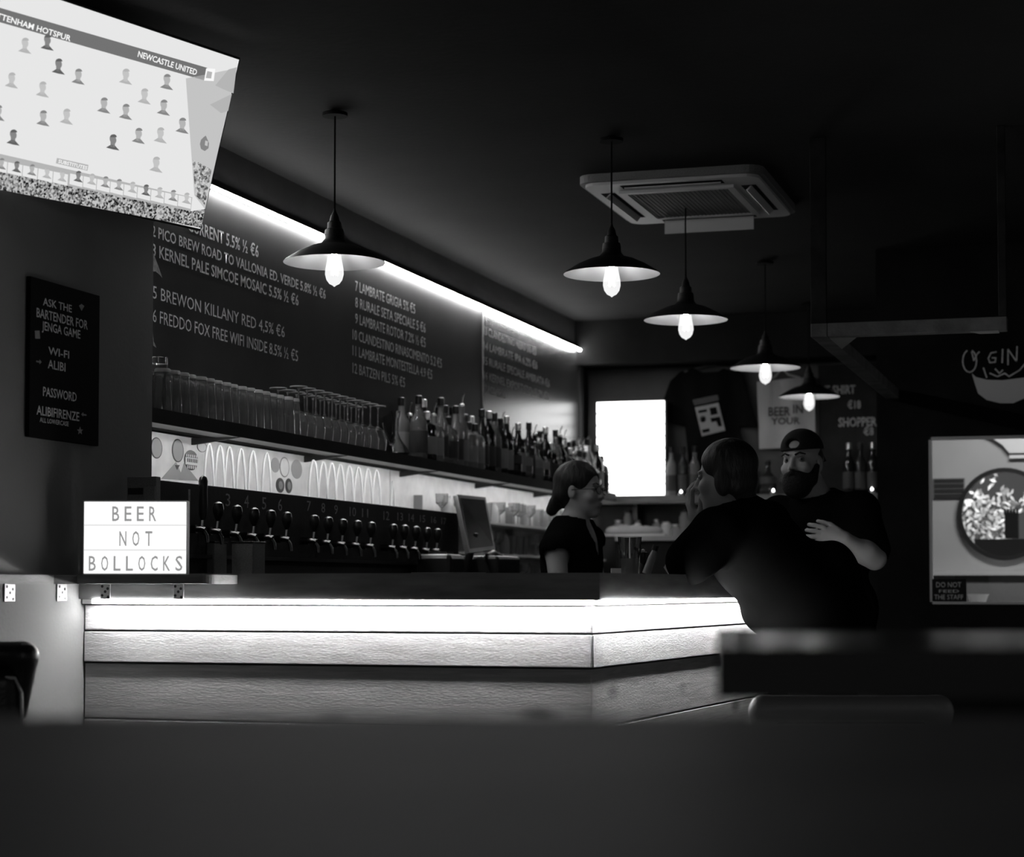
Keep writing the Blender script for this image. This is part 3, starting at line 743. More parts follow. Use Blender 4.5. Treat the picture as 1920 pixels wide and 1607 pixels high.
pint = make_pint(); first = True
ya = at(303, 770, X=-3.02).y; yb2 = at(548, 800, X=-3.02).y
n = 17; rj = random.Random(5)
for r_i, (xx, lab) in enumerate(((-3.02, 'front'), (-3.095, 'middle'), (-3.17, 'rear'))):
    for k in range(n):
        o = pint if first else dup(pint, (0, 0, 0))
        first = False
        o.location = (xx + rj.uniform(-0.004, 0.004), ya + (yb2 - ya) * (k + 0.3 * r_i) / (n - 1) + rj.uniform(-0.004, 0.004), ZSH + 0.001)
        o['label'] = '%s upturned pint glass from the left, %s row of the shelf' % (ORD[k], lab); o['group'] = 'upturned pint glasses, %s row' % lab
wine = make_wine(); first = True
ya = at(560, 800, X=-3.03).y; yb3 = at(708, 830, X=-3.03).y; n = 11
for r_i, (xx, lab) in enumerate(((-3.03, 'front'), (-3.13, 'rear'))):
    for k in range(n):
        o = wine if first else dup(wine, (0, 0, 0))
        first = False
        o.location = (xx, ya + (yb3 - ya) * (k + 0.4 * r_i) / (n - 1) + rj.uniform(-0.006, 0.006), ZSH + 0.001)
        o['label'] = '%s upturned stemmed glass from the left, %s row of the shelf' % (ORD[k], lab); o['group'] = 'upturned stemmed glasses, %s row' % lab
# tall glass with a dark ornament on the far left of the shelf
p = at(291, 760, X=-3.06)
o = MB().lathe([(0.001, 0.19), (0.03, 0.188), (0.032, 0.17), (0.036, 0.08), (0.04, 0.0), (0.037, 0.0), (0.033, 0.08), (0.029, 0.165), (0.001, 0.17)], (-3.06, p.y + 0.02, ZSH + 0.001), 14, close=True).build('tall_glass', M['glass'])
tag(o, 'tall upturned glass at the far left end of the shelf', 'glass')
# decanter with a long neck
p = at(742, 850, X=-3.05)
t = thing('decanter', (-3.05, p.y, ZSH + 0.001), 'glass decanter with slanting neck between glasses and bottles', 'decanter')
MB().lathe([(0.001, 0.0), (0.05, 0.0), (0.062, 0.012), (0.055, 0.03), (0.022, 0.075), (0.013, 0.10), (0.014, 0.16), (0.02, 0.185), (0.022, 0.20), (0.019, 0.2), (0.011, 0.16), (0.010, 0.10), (0.018, 0.075), (0.05, 0.03), (0.057, 0.012), (0.001, 0.006)], (-3.05, p.y, ZSH + 0.001), 16, close=True).build('body', M['glass'], t)
MB().tube([(-3.06, p.y - 0.03, ZSH + 0.05), (-3.07, p.y - 0.075, ZSH + 0.10), (-3.075, p.y - 0.095, ZSH + 0.14)], 0.006, 8, 0.004).build('spout', M['glass'], t)

# bottles: profiles in metres
def bottle_mats(i):
    return [('clear', mat('clear_bottle', 0.5, 0.05, trans=0.75, ior=1.4)), ('dark', mat('dark_bottle', 0.012, 0.08, spec=0.8)), ('smoky', mat('smoky_bottle', 0.04, 0.07, trans=0.4, ior=1.4, spec=0.7)), ('pale', mat('pale_bottle', 0.2, 0.15, spec=0.6))][i]
BM = [bottle_mats(i) for i in range(4)]
label_light = mat('label_light', 0.3, 0.7); label_dark = mat('label_dark', 0.05, 0.7)
BP = {
 'tall slim': [(0.001, 0), (0.033, 0), (0.036, 0.006), (0.036, 0.18), (0.03, 0.205), (0.015, 0.235), (0.013, 0.285), (0.015, 0.288), (0.015, 0.297), (0.001, 0.297)],
 'square': [(0.001, 0), (0.045, 0), (0.048, 0.006), (0.048, 0.14), (0.04, 0.165), (0.016, 0.18), (0.015, 0.215), (0.001, 0.215)],
 'round-shouldered': [(0.001, 0), (0.038, 0), (0.041, 0.006), (0.041, 0.155), (0.036, 0.185), (0.018, 0.215), (0.014, 0.265), (0.016, 0.268), (0.016, 0.278), (0.001, 0.278)],
 'squat': [(0.001, 0), (0.044, 0), (0.052, 0.01), (0.054, 0.06), (0.046, 0.11), (0.02, 0.14), (0.015, 0.19), (0.018, 0.192), (0.018, 0.2), (0.001, 0.2)],
}
def make_bottle(kind, gi, lm, capm, pourer=False):
    pr = BP[kind]; h = pr[-1][1]; rb = pr[2][0]
    t = lthing('spirit_bottle', 'x', 'bottle')
    MB().lathe(pr, (0, 0, 0), 14).build('bottle_glass', BM[gi][1], t)
    z0 = 0.03; z1 = 0.11 if h < 0.22 else 0.13
    MB().lathe([(rb + 0.0006, z0), (rb + 0.0009, z0 + 0.001), (rb + 0.0009, z1), (rb + 0.0006, z1 + 0.001)], (0, 0, 0), 14).build('label_band', lm, t)
    if pourer:
        c = MB(); c.lathe([(0.008, h), (0.014, h + 0.001), (0.014, h + 0.01), (0.005, h + 0.016)], (0, 0, 0), 10); c.tube([(0, 0, h + 0.012), (0.006, -0.006, h + 0.045), (0.018, -0.018, h + 0.06)], 0.0035, 6)
        c.build('pourer', M['steel'], t)
    else:
        MB().lathe([(0.0155, h - 0.025), (0.0165, h - 0.024), (0.0165, h + 0.012), (0.012, h + 0.015)], (0, 0, 0), 12).build('cap', capm, t)
    return t
protos = {}
def bottle(kind, gi, li, pour, loc, label, group):
    key = (kind, gi, li, pour)
    if key not in protos:
        t = make_bottle(kind, gi, (label_light, label_dark, label_dark)[li], M['black_plastic'] if gi != 1 else M['steel'], pour); protos[key] = t; t.location = loc
    else: t = dup(protos[key], loc)
    t['label'] = label; t['group'] = group; t['category'] = 'bottle'
    return t
kinds = list(BP); rb_ = random.Random(11)
ya = at(787, 860, X=-3.03).y; ye = 11.85
nb = 33; gname = ['clear', 'dark', 'smoky', 'pale']
for r_i, xx in enumerate((-3.035, -3.14)):
    for k in range(nb):
        f = k / (nb - 1); y = ya + (ye - ya) * (f + (0.5 / nb) * r_i) + rb_.uniform(-0.008, 0.008)
        kd = rb_.choice(kinds) if k > 6 else ['round-shouldered', 'square', 'square', 'tall slim', 'square', 'round-shouldered', 'tall slim'][k]
        gi = rb_.choice((0, 1, 1, 2, 3) if f < 0.75 else (0, 0, 2, 3, 1)); 
        if k == 0 and r_i == 0: kd, gi = 'round-shouldered', 0
        li = rb_.choice((0, 1, 2)); pr = rb_.random() < (0.15 if f < 0.8 else 0.5)
        where = 'left third' if f < 0.34 else ('middle' if f < 0.67 else 'far end')
        bottle(kd, gi, li, pr, (xx, y, ZSH + 0.001), '%s %s bottle%s, %s in the %s row of the wall shelf' % (gname[gi], kd, ' with pourer' if pr else '', ORD[k], 'front' if r_i == 0 else 'rear'), 'spirit bottles on the wall shelf')

# ================================================================== PENDANT LAMPS
def make_lamp(loc, label, first=None):
    t = thing('pendant_lamp', loc, label, 'pendant lamp', 'black pendant lamps over the bar')
    L = Vector(loc)                       # centre of the shade's rim
    out = [(0.18, 0.0), (0.172, 0.008), (0.13, 0.034), (0.085, 0.055), (0.048, 0.066), (0.036, 0.08), (0.034, 0.10)]
    prof = out + [(0.030, 0.10), (0.032, 0.08), (0.044, 0.063), (0.083, 0.050), (0.128, 0.029), (0.170, 0.004)]
    o = MB().lathe(out, L, 40); o.bm.faces.ensure_lookup_table()
    bmesh.ops.delete(o.bm, geom=[f for f in o.bm.faces if len(f.verts) > 10], context='FACES')
    sh_ = o.build('lamp_shade', M['black_metal'], t)
    inn = [(0.1795, -0.001), (0.170, 0.0045), (0.128, 0.030), (0.083, 0.0505), (0.046, 0.062), (0.030, 0.064), (0.001, 0.064)]
    o = MB().lathe(inn, L, 40); bmesh.ops.delete(o.bm, geom=[f for f in o.bm.faces if len(f.verts) > 10], context='FACES')
    o = o.build('shade_lining', M['shade_in'], sh_); o.matrix_parent_inverse = Matrix.Identity(4)
    MB().lathe([(0.036, 0.095), (0.033, 0.115), (0.026, 0.118), (0.025, 0.14), (0.018, 0.145), (0.014, 0.165), (0.006, 0.18), (0.004, 0.19)], L, 16).build('socket', M['black_metal'], t)
    MB().tube([L + EZ * 0.185, L + EZ * (ZC - 0.02 - L.z)], 0.0035, 8).build('cord', M['sign_black'], t)
    MB().lathe([(0.045, 0.0), (0.045, 0.012), (0.02, 0.02)][::-1], (L.x, L.y, ZC - 0.022), 16).build('ceiling_cup', M['sign_black'], t)
    z = -0.082
    b = MB().lathe([(0.002, z - 0.004), (0.006, z), (0.018, z + 0.006), (0.028, z + 0.02), (0.033, z + 0.04), (0.032, z + 0.058), (0.026, z + 0.09), (0.021, z + 0.118), (0.018, z + 0.14)], L, 20).build('bulb', M['bulb'], t)
    f = MB()
    for k in range(4):
        a = PI / 4 + k * PI / 2; x, y = math.cos(a), math.sin(a)
        f.tube([L + Vector((x * 0.008, y * 0.008, 0.035)), L + Vector((x * 0.012, y * 0.012, -0.045))], 0.0022, 6)
    f = f.build('filament', M['filament'], b); f.matrix_parent_inverse = Matrix.Identity(4)
    return t
lamp_xy = [((627, 492), 6.9, 'large pendant lamp in front of the strip light, over the taps'), ((1147, 514), 7.3, 'pendant lamp hanging just below the left end of the ceiling unit'),
           ((1286, 600), 8.43, 'middle pendant lamp on a long cord passing the ceiling unit'), ((1435, 690), 10.1, 'small pendant lamp above the black shirt'), ((1517, 744), 11.6, 'farthest pendant lamp, right above the capped man')]
for (px, py), D, lab in lamp_xy:
    p = at(px, py, D=D); make_lamp((p.x, p.y, p.z), lab)

# ================================================================== CEILING AIR UNIT
ac = thing('ceiling_air_unit', (-1.70, 8.2, ZC - 0.05), 'white square cassette air conditioner in the dark ceiling', 'air conditioner')
ax0, ax1, ay0, ay1 = -2.08, -1.32, 7.72, 8.66
zc0 = ZC - 0.045
def rrect(x0, x1, y0, y1, r, n=5):
    P = []
    for cx, cy, a0_ in ((x1 - r, y1 - r, 0), (x0 + r, y1 - r, 90), (x0 + r, y0 + r, 180), (x1 - r, y0 + r, 270)):
        for k in range(n + 1):
            a = math.radians(a0_ + 90 * k / n); P.append((cx + r * math.cos(a), cy + r * math.sin(a)))
    return P
MB().prism(rrect(ax0, ax1, ay0, ay1, 0.07), zc0 + 0.012, ZC - 0.001).build('housing', M['grey_plastic'], ac)
MB().prism(rrect(ax0 + 0.02, ax1 - 0.02, ay0 + 0.02, ay1 - 0.02, 0.06), zc0, zc0 + 0.0119).build('face_panel', M['white_plastic'], ac)
gx0, gx1, gy0, gy1 = ax0 + 0.17, ax1 - 0.17, ay0 + 0.19, ay1 - 0.19
fr = MB()
for a, b in (((gx0 - 0.03, gy0 - 0.03), (gx1 + 0.03, gy0)), ((gx0 - 0.03, gy1), (gx1 + 0.03, gy1 + 0.03)), ((gx0 - 0.03, gy0), (gx0, gy1)), ((gx1, gy0), (gx1 + 0.03, gy1))):
    fr.box((a[0], a[1], zc0 - 0.012), (b[0], b[1], zc0 - 0.0001))
fr.build('grille_frame', M['white_plastic'], ac)
gr = MB().box((gx0, gy0, zc0 - 0.006), (gx1, gy1, zc0 - 0.0001)).build('intake_grille', M['grey_plastic'], ac)
rb2 = MB()
for k in range(24):
    x = gx0 + (gx1 - gx0) * (k + 0.5) / 24; rb2.box((x - 0.002, gy0, zc0 - 0.0085), (x + 0.002, gy1, zc0 - 0.0061))
o = rb2.build('grille_ribs', M['grey_plastic'], gr); o['kind'] = 'stuff'; o.matrix_parent_inverse = Matrix.Identity(4)
for (x0, x1, y0, y1, ax_) in ((ax0 + 0.055, ax0 + 0.115, gy0, gy1, 'y'), (ax1 - 0.115, ax1 - 0.055, gy0, gy1, 'y'), (gx0, gx1, ay0 + 0.055, ay0 + 0.125, 'x'), (gx0, gx1, ay1 - 0.125, ay1 - 0.055, 'x')):
    s_ = MB().box((x0, y0, zc0 - 0.001), (x1, y1, zc0 - 0.00005)).build('outlet_slot', M['sign_black'], ac)
    if ax_ == 'y':
        xm = (x0 + x1) / 2; l = MB(); l.hexa([Vector(p) for p in ((xm - 0.012, y0 + 0.01, zc0 - 0.018), (xm - 0.006, y0 + 0.01, zc0 - 0.021), (xm - 0.006, y1 - 0.01, zc0 - 0.021), (xm - 0.012, y1 - 0.01, zc0 - 0.018), (xm + 0.006, y0 + 0.01, zc0 - 0.0011), (xm + 0.012, y0 + 0.01, zc0 - 0.0012), (xm + 0.012, y1 - 0.01, zc0 - 0.0012), (xm + 0.006, y1 - 0.01, zc0 - 0.0011))])
    else:
        ym = (y0 + y1) / 2; far = y0 > 8.2
        dz = 0.055 if far else 0.0
        l = MB(); l.hexa([Vector(p) for p in ((x0 + 0.01, ym + 0.0, zc0 - 0.006 - dz), (x1 - 0.01, ym, zc0 - 0.006 - dz), (x1 - 0.01, ym + 0.006, zc0 - 0.006 - dz), (x0 + 0.01, ym + 0.006, zc0 - 0.006 - dz), (x0 + 0.01, ym + 0.0, zc0 - 0.0012), (x1 - 0.01, ym, zc0 - 0.0012), (x1 - 0.01, ym + 0.006, zc0 - 0.0012), (x0 + 0.01, ym + 0.006, zc0 - 0.0012))])
    l.build('louvre', M['white_plastic'], ac)
# ================================================================== TELEVISION
u = cdir(2440, 3700); ra = _dir(448, 112); rbv = _dir(375, 429)
kq = ra.dot(u) / rbv.dot(u); dd = (rbv * kq - ra).length; sc_ = 0.535 / dd
TA = Vector((0, 0, CAM_Z)) + ra * sc_; TB = Vector((0, 0, CAM_Z)) + rbv * sc_ * kq
vdn = (TB - TA).normalized(); SW, SH = 0.951, 0.535
nrm = u.cross(-vdn).normalized()
if nrm.dot(Vector((0, 0, CAM_Z)) - TA) < 0: nrm = -nrm
def tvp(a, b, off=0.0): return TA - u * (SW * (1 - a)) + vdn * (SH * b) + nrm * off       # a, b: 0..1 from the upper left corner
def tvpx(px, py):
    d = _dir(px, py); o_ = Vector((0, 0, CAM_Z)); s = (TA - o_).dot(nrm) / d.dot(nrm); q = o_ + d * s - TA
    return 1 + q.dot(u) / SW, q.dot(vdn) / SH
tc_ = tvp(0.5, 0.5)
tv = thing('television', tuple(tvp(0.5, 1.0)), 'bright wall television tilted down showing a football line-up', 'television')
mb = MB(); mb.obox(tc_ - nrm * 0.018, u, -vdn, nrm, SW / 2 + 0.008, SH / 2 + 0.008, 0.0165, bevel=0.003); mb.build('casing', M['black_plastic'], tv)
mb = MB(); mb.obox(tc_ - nrm * 0.045, u, -vdn, nrm, SW / 3, SH / 3.2, 0.012, bevel=0.005); mb.build('back_housing', M['black_plastic'], tv)
mb = MB(); wp = Vector((XW + 0.02, tc_.y, tc_.z)); mb.tube([tc_ - nrm * 0.057, wp], 0.022, 10); mb.build('wall_arm', M['black_metal'], tv)
MB().box((XW + 0.0005, tc_.y - 0.1, tc_.z - 0.1), (XW + 0.02, tc_.y + 0.1, tc_.z + 0.1)).build('wall_mount', M['black_metal'], tv)
scr = MB(); scr.slab([tvp(0, 1), tvp(1, 1), tvp(1, 0), tvp(0, 0)], nrm, 0.0006); scr = scr.build('screen', M['tv_white'], tv)
def tvpoly(pts, m, name, lay=1, px=True, mb=None, fin=True):
    P = []
    for a, b in pts:
        if px: a, b = tvpx(a, b)
        P.append(tvp(a, b, 0.0006 + 0.0004 * lay))
    # keep the winding facing outward
    mb = mb or MB(); mb.slab(P, nrm, 0.0002)
    if not fin: return mb
    o = mb.build(name, m, scr, smooth=False); o.matrix_parent_inverse = Matrix.Identity(4); return o
def tvtext(s, p0, p1, hpx, m, lay=3, bold=0.02):
    a, b = tvpx(*p0); c, d = tvpx(*p1); a2, b2 = tvpx(p0[0], p0[1] - hpx)
    o = text_mesh(s, tvp(a, b, 0.0), u, -vdn, (c - a) * SW, (b - b2) * SH, m, bold=bold, depth=0.0006 + 0.0004 * lay)
    o.parent = scr; o.name = 'lettering'; return o
tvpoly([(-40, 3), (388, 127), (384, 151), (-45, 29)], M['tv_banner'], 'banner')
# left sheet of the other team, with its rounded corner, is part of the same white
tvpoly([(386, 128), (403, 129), (400, 152), (382, 151)], M['tv_bright'], 'crest_panel', 2)
tvpoly([(388, 133), (397, 135), (395, 147), (385, 146)], M['tv_mid'], 'crest', 3)
tvtext('TOTTENHAM HOTSPUR', (-30, 27), (133, 68), 12, M['tv_bright']); tvtext('NEWCASTLE UNITED', (257, 106), (368, 138), 12, M['tv_bright'])
tvpoly([(347, 143), (448, 112), (375, 429), (358, 371)][0:0] or [(348, 147), (443, 128), (384, 392), (364, 366)], M['tv_side'], 'side_panel')
tvpoly([(403, 160), (428, 130), (443, 126), (437, 175), (420, 168)], M['tv_mid'], 'stand_graphic', 2)
tvpoly([(393, 196), (434, 176), (427, 208), (414, 212)], M['tv_mid'], 'stand_graphic', 2)
tvpoly([(360, 298), (396, 318), (384, 385), (366, 366)], M['tv_crowd2'], 'crowd_picture', 2)
# emblem: a small rough head with a crown
mb = None
for P_ in ([(376, 262), (381, 257), (385, 254), (388, 261), (391, 268), (390, 278), (383, 283), (376, 279), (374, 270)],):
    tvpoly(P_, M['tv_grey'], 'emblem', 3)
tvpoly([(384, 263), (389, 265), (388, 274), (383, 272)], M['tv_side'], 'emblem', 4)
# substitutes row: grey band, white tiles
tvpoly([(-20, 284), (360, 370), (357, 398), (-20, 318)], M['tv_mid'], 'substitutes_band', 1)
for k in range(5):
    x0 = -14 + k * 28.5; y0 = 298 + (x0 + 14) * 0.205
    tvpoly([(x0, y0), (x0 + 27, y0 + 5.6), (x0 + 25.5, y0 + 27), (x0 - 1.5, y0 + 20)], M['tv_white'], 'tile', 2)
for k in range(9):
    x0 = 131 + k * 25.4; y0 = 325 + (x0 - 131) * 0.20
    tvpoly([(x0, y0), (x0 + 24, y0 + 5), (x0 + 22.5, y0 + 26), (x0 - 1.5, y0 + 20)], M['tv_white'], 'tile', 2)
tvpoly([(106, 296), (165, 309), (163, 320), (104, 306)], M['tv_mid'], 'caption_panel', 3)
tvtext('SUBSTITUTES', (108, 305), (162, 317.5), 7, M['tv_bright'], 4)
tvpoly([(-20, 318), (357, 396), (384, 392), (376, 427), (-20, 352)], M['tv_crowd'], 'crowd_picture', 2)
# player portraits: small generic busts
def portrait(x, y, dark, s=1.0):
    col = (M['tv_grey'], M['tv_mid'], M['tv_dark'])[dark]
    hd = [(x + 6.2 * s * math.cos(a) + 0.15 * 8 * s * math.sin(a), y + 9.0 * s * math.sin(a)) for a in [k * PI / 7 for k in range(14)]]
    face = tvpoly(hd, (M['tv_mid'], M['tv_side'], M['tv_grey'])[dark], 'portrait', 3)
    hair = [(x + 6.2 * s * math.cos(a) + 0.9, y - 4.0 * s + 5.6 * s * math.sin(a)) for a in [PI + k * PI / 7 for k in range(8)]]
    tvpoly(hair, col, 'portrait_hair', 4)
    tvpoly([(x - 13 * s, y + 15.5 * s), (x - 4 * s, y + 10 * s), (x + 3.5 * s, y + 11.5 * s), (x + 12 * s, y + 21 * s), (x, y + 19 * s)], col, 'portrait_shoulders', 3)
    tvpoly([(x - 4.6 * s, y + 5 * s), (x + 3.8 * s, y + 6 * s), (x + 3.5 * s, y + 15 * s), (x - 4.5 * s, y + 14 * s)], (M['tv_mid'], M['tv_side'], M['tv_grey'])[dark], 'portrait_neck', 3)
for x, y, d in ((46, 80, 1), (88, 74, 2), (109, 119, 2), (146, 138, 0), (21, 145, 1), (79, 162, 1), (80, 216, 0), (124, 213, 1), (24, 252, 2), (-4, 206, 0), (235, 138, 1), (312, 148, 0), (270, 175, 1), (194, 192, 0), (235, 204, 0),
                (306, 196, 0), (341, 230, 0), (211, 261, 2), (259, 249, 0), (300, 248, 1), (292, 303, 1)):
    portrait(x, y, d)
for k in range(5): portrait(2 + k * 28.5, 303 + k * 5.8, (0, 2, 0, 1, 1)[k], 0.72)
for k in range(9): portrait(146 + k * 25.4, 327 + k * 5.1, (2, 1, 0, 0, 1, 2, 1, 0, 1)[k], 0.72)

# ================================================================== SIGN ON THE LEFT WALL
ws = thing('wall_sign', (XW, 5.16, 1.56), 'tall black board of hand-lettered wifi notices beside the letterbox', 'sign')
yl = at(47, 700, X=XW).y; yr_ = at(178, 700, X=XW).y
zb_ = at(173, 835, X=XW + 0.015).z; zt_ = at(178, 552, X=XW + 0.015).z
MB().box((XW + 0.0005, yl, zb_), (XW + 0.015, yr_, zt_), bevel=0.002).build('sign_board', M['sign_black'], ws)
for s_, x0, yb_, x1, h in (('ASK THE', 80, 572, 134, 15), ('BARTENDER FOR', 68, 594, 164, 18), ('JENGA GAME', 78, 618, 150, 17), ('WI-FI', 90, 664, 129, 15), ('ALIBI', 89, 690, 122, 17),
                        ('PASSWORD', 80, 742, 143, 18), ('ALIBIFIRENZE', 68, 777, 148, 18), ('ALL LOWERCASE', 74, 791, 128, 9)):
    wall_text(s_, x0, yb_, x1, h, XW + 0.0152, ws, M['chalk'], 0.01)
Xs_ = XW + 0.0156
def ws_poly(pts, name):
    o = MB().slab([at(a, b, X=Xs_) for a, b in pts], (1, 0, 0), 0.0004).build(name, M['chalk_dim'], ws, smooth=False); return o
ws_poly([(148, 573), (153, 570), (158, 574), (153, 583)], 'heart_mark')
ws_poly([(65, 620), (74, 620), (75, 635), (66, 635)], 'mug_mark')
c_ = (150, 808); ws_poly([(c_[0] + (6 if k % 2 == 0 else 2.6) * math.sin(k * PI / 5), c_[1] - (8 if k % 2 == 0 else 3.4) * math.cos(k * PI / 5)) for k in range(10)], 'star_mark')
ws_poly([(68, 676), (74, 677), (74, 674), (78, 679), (74, 683), (74, 680), (68, 679)], 'arrow_mark')
ws_poly([(162, 777), (156, 776), (156, 773), (152, 777), (156, 781), (156, 779), (162, 780)], 'arrow_mark')

# small dark notice behind the letterbox
sd = thing('card_stand', (XW + 0.1, 5.55, ZT), 'grey card holder with dark text behind the lit letterbox', 'card holder')
p0 = at(238, 938, Y=5.50); p1 = at(310, 893, Y=5.50)
MB().box((p0.x, 5.50, ZT + 0.0005), (p0.x + 0.10, 5.53, p1.z), bevel=0.002).build('card', M['grey_plastic'], sd)
MB().box((p0.x + 0.004, 5.4985, p1.z - 0.055), (p0.x + 0.06, 5.4999, p1.z - 0.035)).build('text_band', M['dark_plastic'], sd)
MB().box((p0.x + 0.06, 5.49, ZT + 0.0005), (p0.x + 0.10, 5.4999, p1.z - 0.03), bevel=0.002).build('flyer', M['grey_plastic'], sd)

# dark canisters on the worktop seen over the counter, with a loop of cable
for x0, x1, y0, lab in ((375, 411, 1018, 'narrow dark grey box under taps one and three'), (440, 484, 1018, 'wider dark grey box under taps four and five')):
    D_ = 6.7; p0 = at(x0, 1072, D=D_); p1 = at(x1, 1072, D=D_); zt2 = at(x0, y0, D=D_).z
    t = thing('grey_box', (p0.x, p0.y, 0.965), lab, 'box')
    w_ = (p1 - p0).length
    MB().obox(Vector((p0.x + (p1.x - p0.x) / 2 - 0.02, (p0.y + p1.y) / 2 + 0.06, (0.9655 + zt2) / 2)), EX, EY, EZ, w_ / 2, 0.05, (zt2 - 0.9655) / 2, bevel=0.003).build('box_body', M['grey_plastic'], t)
    MB().obox(Vector((p0.x + (p1.x - p0.x) / 2 - 0.02, (p0.y + p1.y) / 2 + 0.06, zt2 + 0.003)), EX, EY, EZ, w_ / 2 + 0.002, 0.052, 0.0028, bevel=0.001).build('lid', M['dark_plastic'], t)

# ================================================================== TILL SCREEN AND REAR GLASS RACK
p0 = at(873, 1040, X=-2.80); tl = at(850, 931, X=-2.92); tr = at(903, 936, X=-2.92); br = at(921, 1033, X=-2.80); bl = at(872, 1040, X=-2.80)
ts = thing('till_screen', tuple((bl + br) / 2 - EZ * 0.1), 'dark tilted till screen standing at the end of the tap board', 'till')
n_ = (tr - tl).cross(bl - tl).normalized()
if n_.x < 0: n_ = -n_
MB().slab([tl, tr, br, bl], n_, 0.022).build('screen_casing', M['black_plastic'], ts)
def lerp4(a, b): return tl.lerp(tr, a).lerp(bl.lerp(br, a), b)
MB().slab([lerp4(0.06, 0.06), lerp4(0.94, 0.06), lerp4(0.94, 0.94), lerp4(0.06, 0.94)][::1], n_, 0.001).build('screen', mat('till_glass', 0.04, 0.12, spec=0.9), ts).location = n_ * 0.0225
mb = MB(); m_ = (bl + br) / 2 - n_ * 0.0; mb.tube([m_ + EZ * 0.1 - n_ * 0.02, Vector((m_.x - 0.12, m_.y + 0.03, 0.99))], 0.018, 10); mb.lathe([(0.09, 0), (0.09, 0.012), (0.05, 0.022)], (m_.x - 0.12, m_.y + 0.03, 0.966), 20); mb.build('stand', M['black_metal'], ts)
# black printer and bag shapes in front of it
p = at(905, 1050, D=8.6)
t = thing('receipt_printer', (p.x, p.y, 0.966), 'black receipt printer below the till screen', 'printer')
MB().box((-2.9, p.y - 0.11, 0.966), (-2.74, p.y + 0.09, at(900, 1042, X=-2.78).z), bevel=0.02).build('printer_body', M['black_plastic'], t)
MB().box((-2.86, p.y - 0.05, at(900, 1042, X=-2.78).z + 0.0005), (-2.78, p.y + 0.05, at(900, 1040, X=-2.78).z + 0.006)).build('paper_slot', M['dark_plastic'], t)
p = at(945, 1052, D=9.3)
t = thing('coffee_knock_box', (p.x, p.y, 0.966), 'low black box between the till and the woman', 'box')
MB().box((-2.96, p.y - 0.18, 0.966), (-2.72, p.y + 0.18, at(950, 1043, X=-2.75).z), bevel=0.015).build('box_body', M['black_plastic'], t)
MB().tube([(-2.8, p.y - 0.1, at(950, 1043, X=-2.75).z), (-2.8, p.y, at(950, 1036, X=-2.75).z), (-2.8, p.y + 0.12, at(950, 1042, X=-2.75).z)], 0.012, 8).build('handle', M['black_plastic'], t)
# rack of glasses on the wall beyond the till
rk = thing('glass_rack', (XC, 10.4, 1.18), 'pale wall rack filled with small glasses beyond the till', 'rack')
zr = (1.13, 1.29, 1.45)
for z in zr: MB().box((XC + 0.0065, 8.95, z - 0.012), (XC + 0.20, 11.95, z)).build('rack_shelf', M['white_plastic'], rk)
for yy in (8.95, 10.45, 11.94): MB().box((XC + 0.0065, yy, 0.966), (XC + 0.05, yy + 0.008, 1.56)).build('rack_upright', M['plate'], rk)
def small(kind):
    if kind == 0: o = MB().lathe([(0.001, 0), (0.026, 0), (0.033, 0.105), (0.031, 0.105), (0.024, 0.006), (0.001, 0.006)], (0, 0, 0), 12, close=True).build('tumbler', M['glass_used'])
    elif kind == 1: o = MB().lathe([(0.001, 0), (0.028, 0.0), (0.028, 0.003), (0.004, 0.006), (0.004, 0.05), (0.03, 0.075), (0.032, 0.12), (0.030, 0.12), (0.027, 0.077), (0.001, 0.056)], (0, 0, 0), 12, close=True).build('goblet', M['glass_used'])
    else: o = MB().lathe([(0.001, 0), (0.03, 0), (0.032, 0.05), (0.026, 0.09), (0.018, 0.1), (0.018, 0.115), (0.001, 0.115)], (0, 0, 0), 12).build('jar', M['plate'])
    return tag(o, 'x', ('glass', 'glass', 'jar')[kind])
sm = [small(0), small(1), small(2)]; sused = [0, 0, 0]; rs = random.Random(4)
for zi, z in enumerate((0.966,) + zr):
    for k in range(28):
        kd = (zi + (k // 5)) % 2 if rs.random() < 0.85 else 2
        o = sm[kd] if not sused[kd] else sm[kd].copy()
        if sused[kd]: COL.objects.link(o)
        sused[kd] = 1
        o.location = (XC + 0.10 + rs.uniform(-0.03, 0.04), 9.06 + k * 0.102 + rs.uniform(-0.008, 0.008), z + 0.0005)
        o['label'] = '%s %s on the %s shelf of the rear glass rack' % (ORD[k], ('clear tumbler', 'stemmed goblet', 'pale jar')[kd], ('lowest', 'second lowest', 'third', 'top')[zi]); o['group'] = 'glasses on the rear wall rack'

# flat tray edge on the counter behind
p = at(771, 1065, D=6.2); q = at(900, 1060, D=6.5)
t = thing('flat_tray', (-1.9, 5.75, ZT), 'thin pale edged tray lying on the counter left of the woman', 'tray')
zz = ZT + 0.0008
MB().prism([(p.x, p.y), (p.x + 0.15, p.y - 0.03), (p.x + 0.24, p.y + 0.02), (p.x + 0.05, p.y + 0.08)], zz, zz + 0.006).build('tray_base', M['grey_plastic'], t)

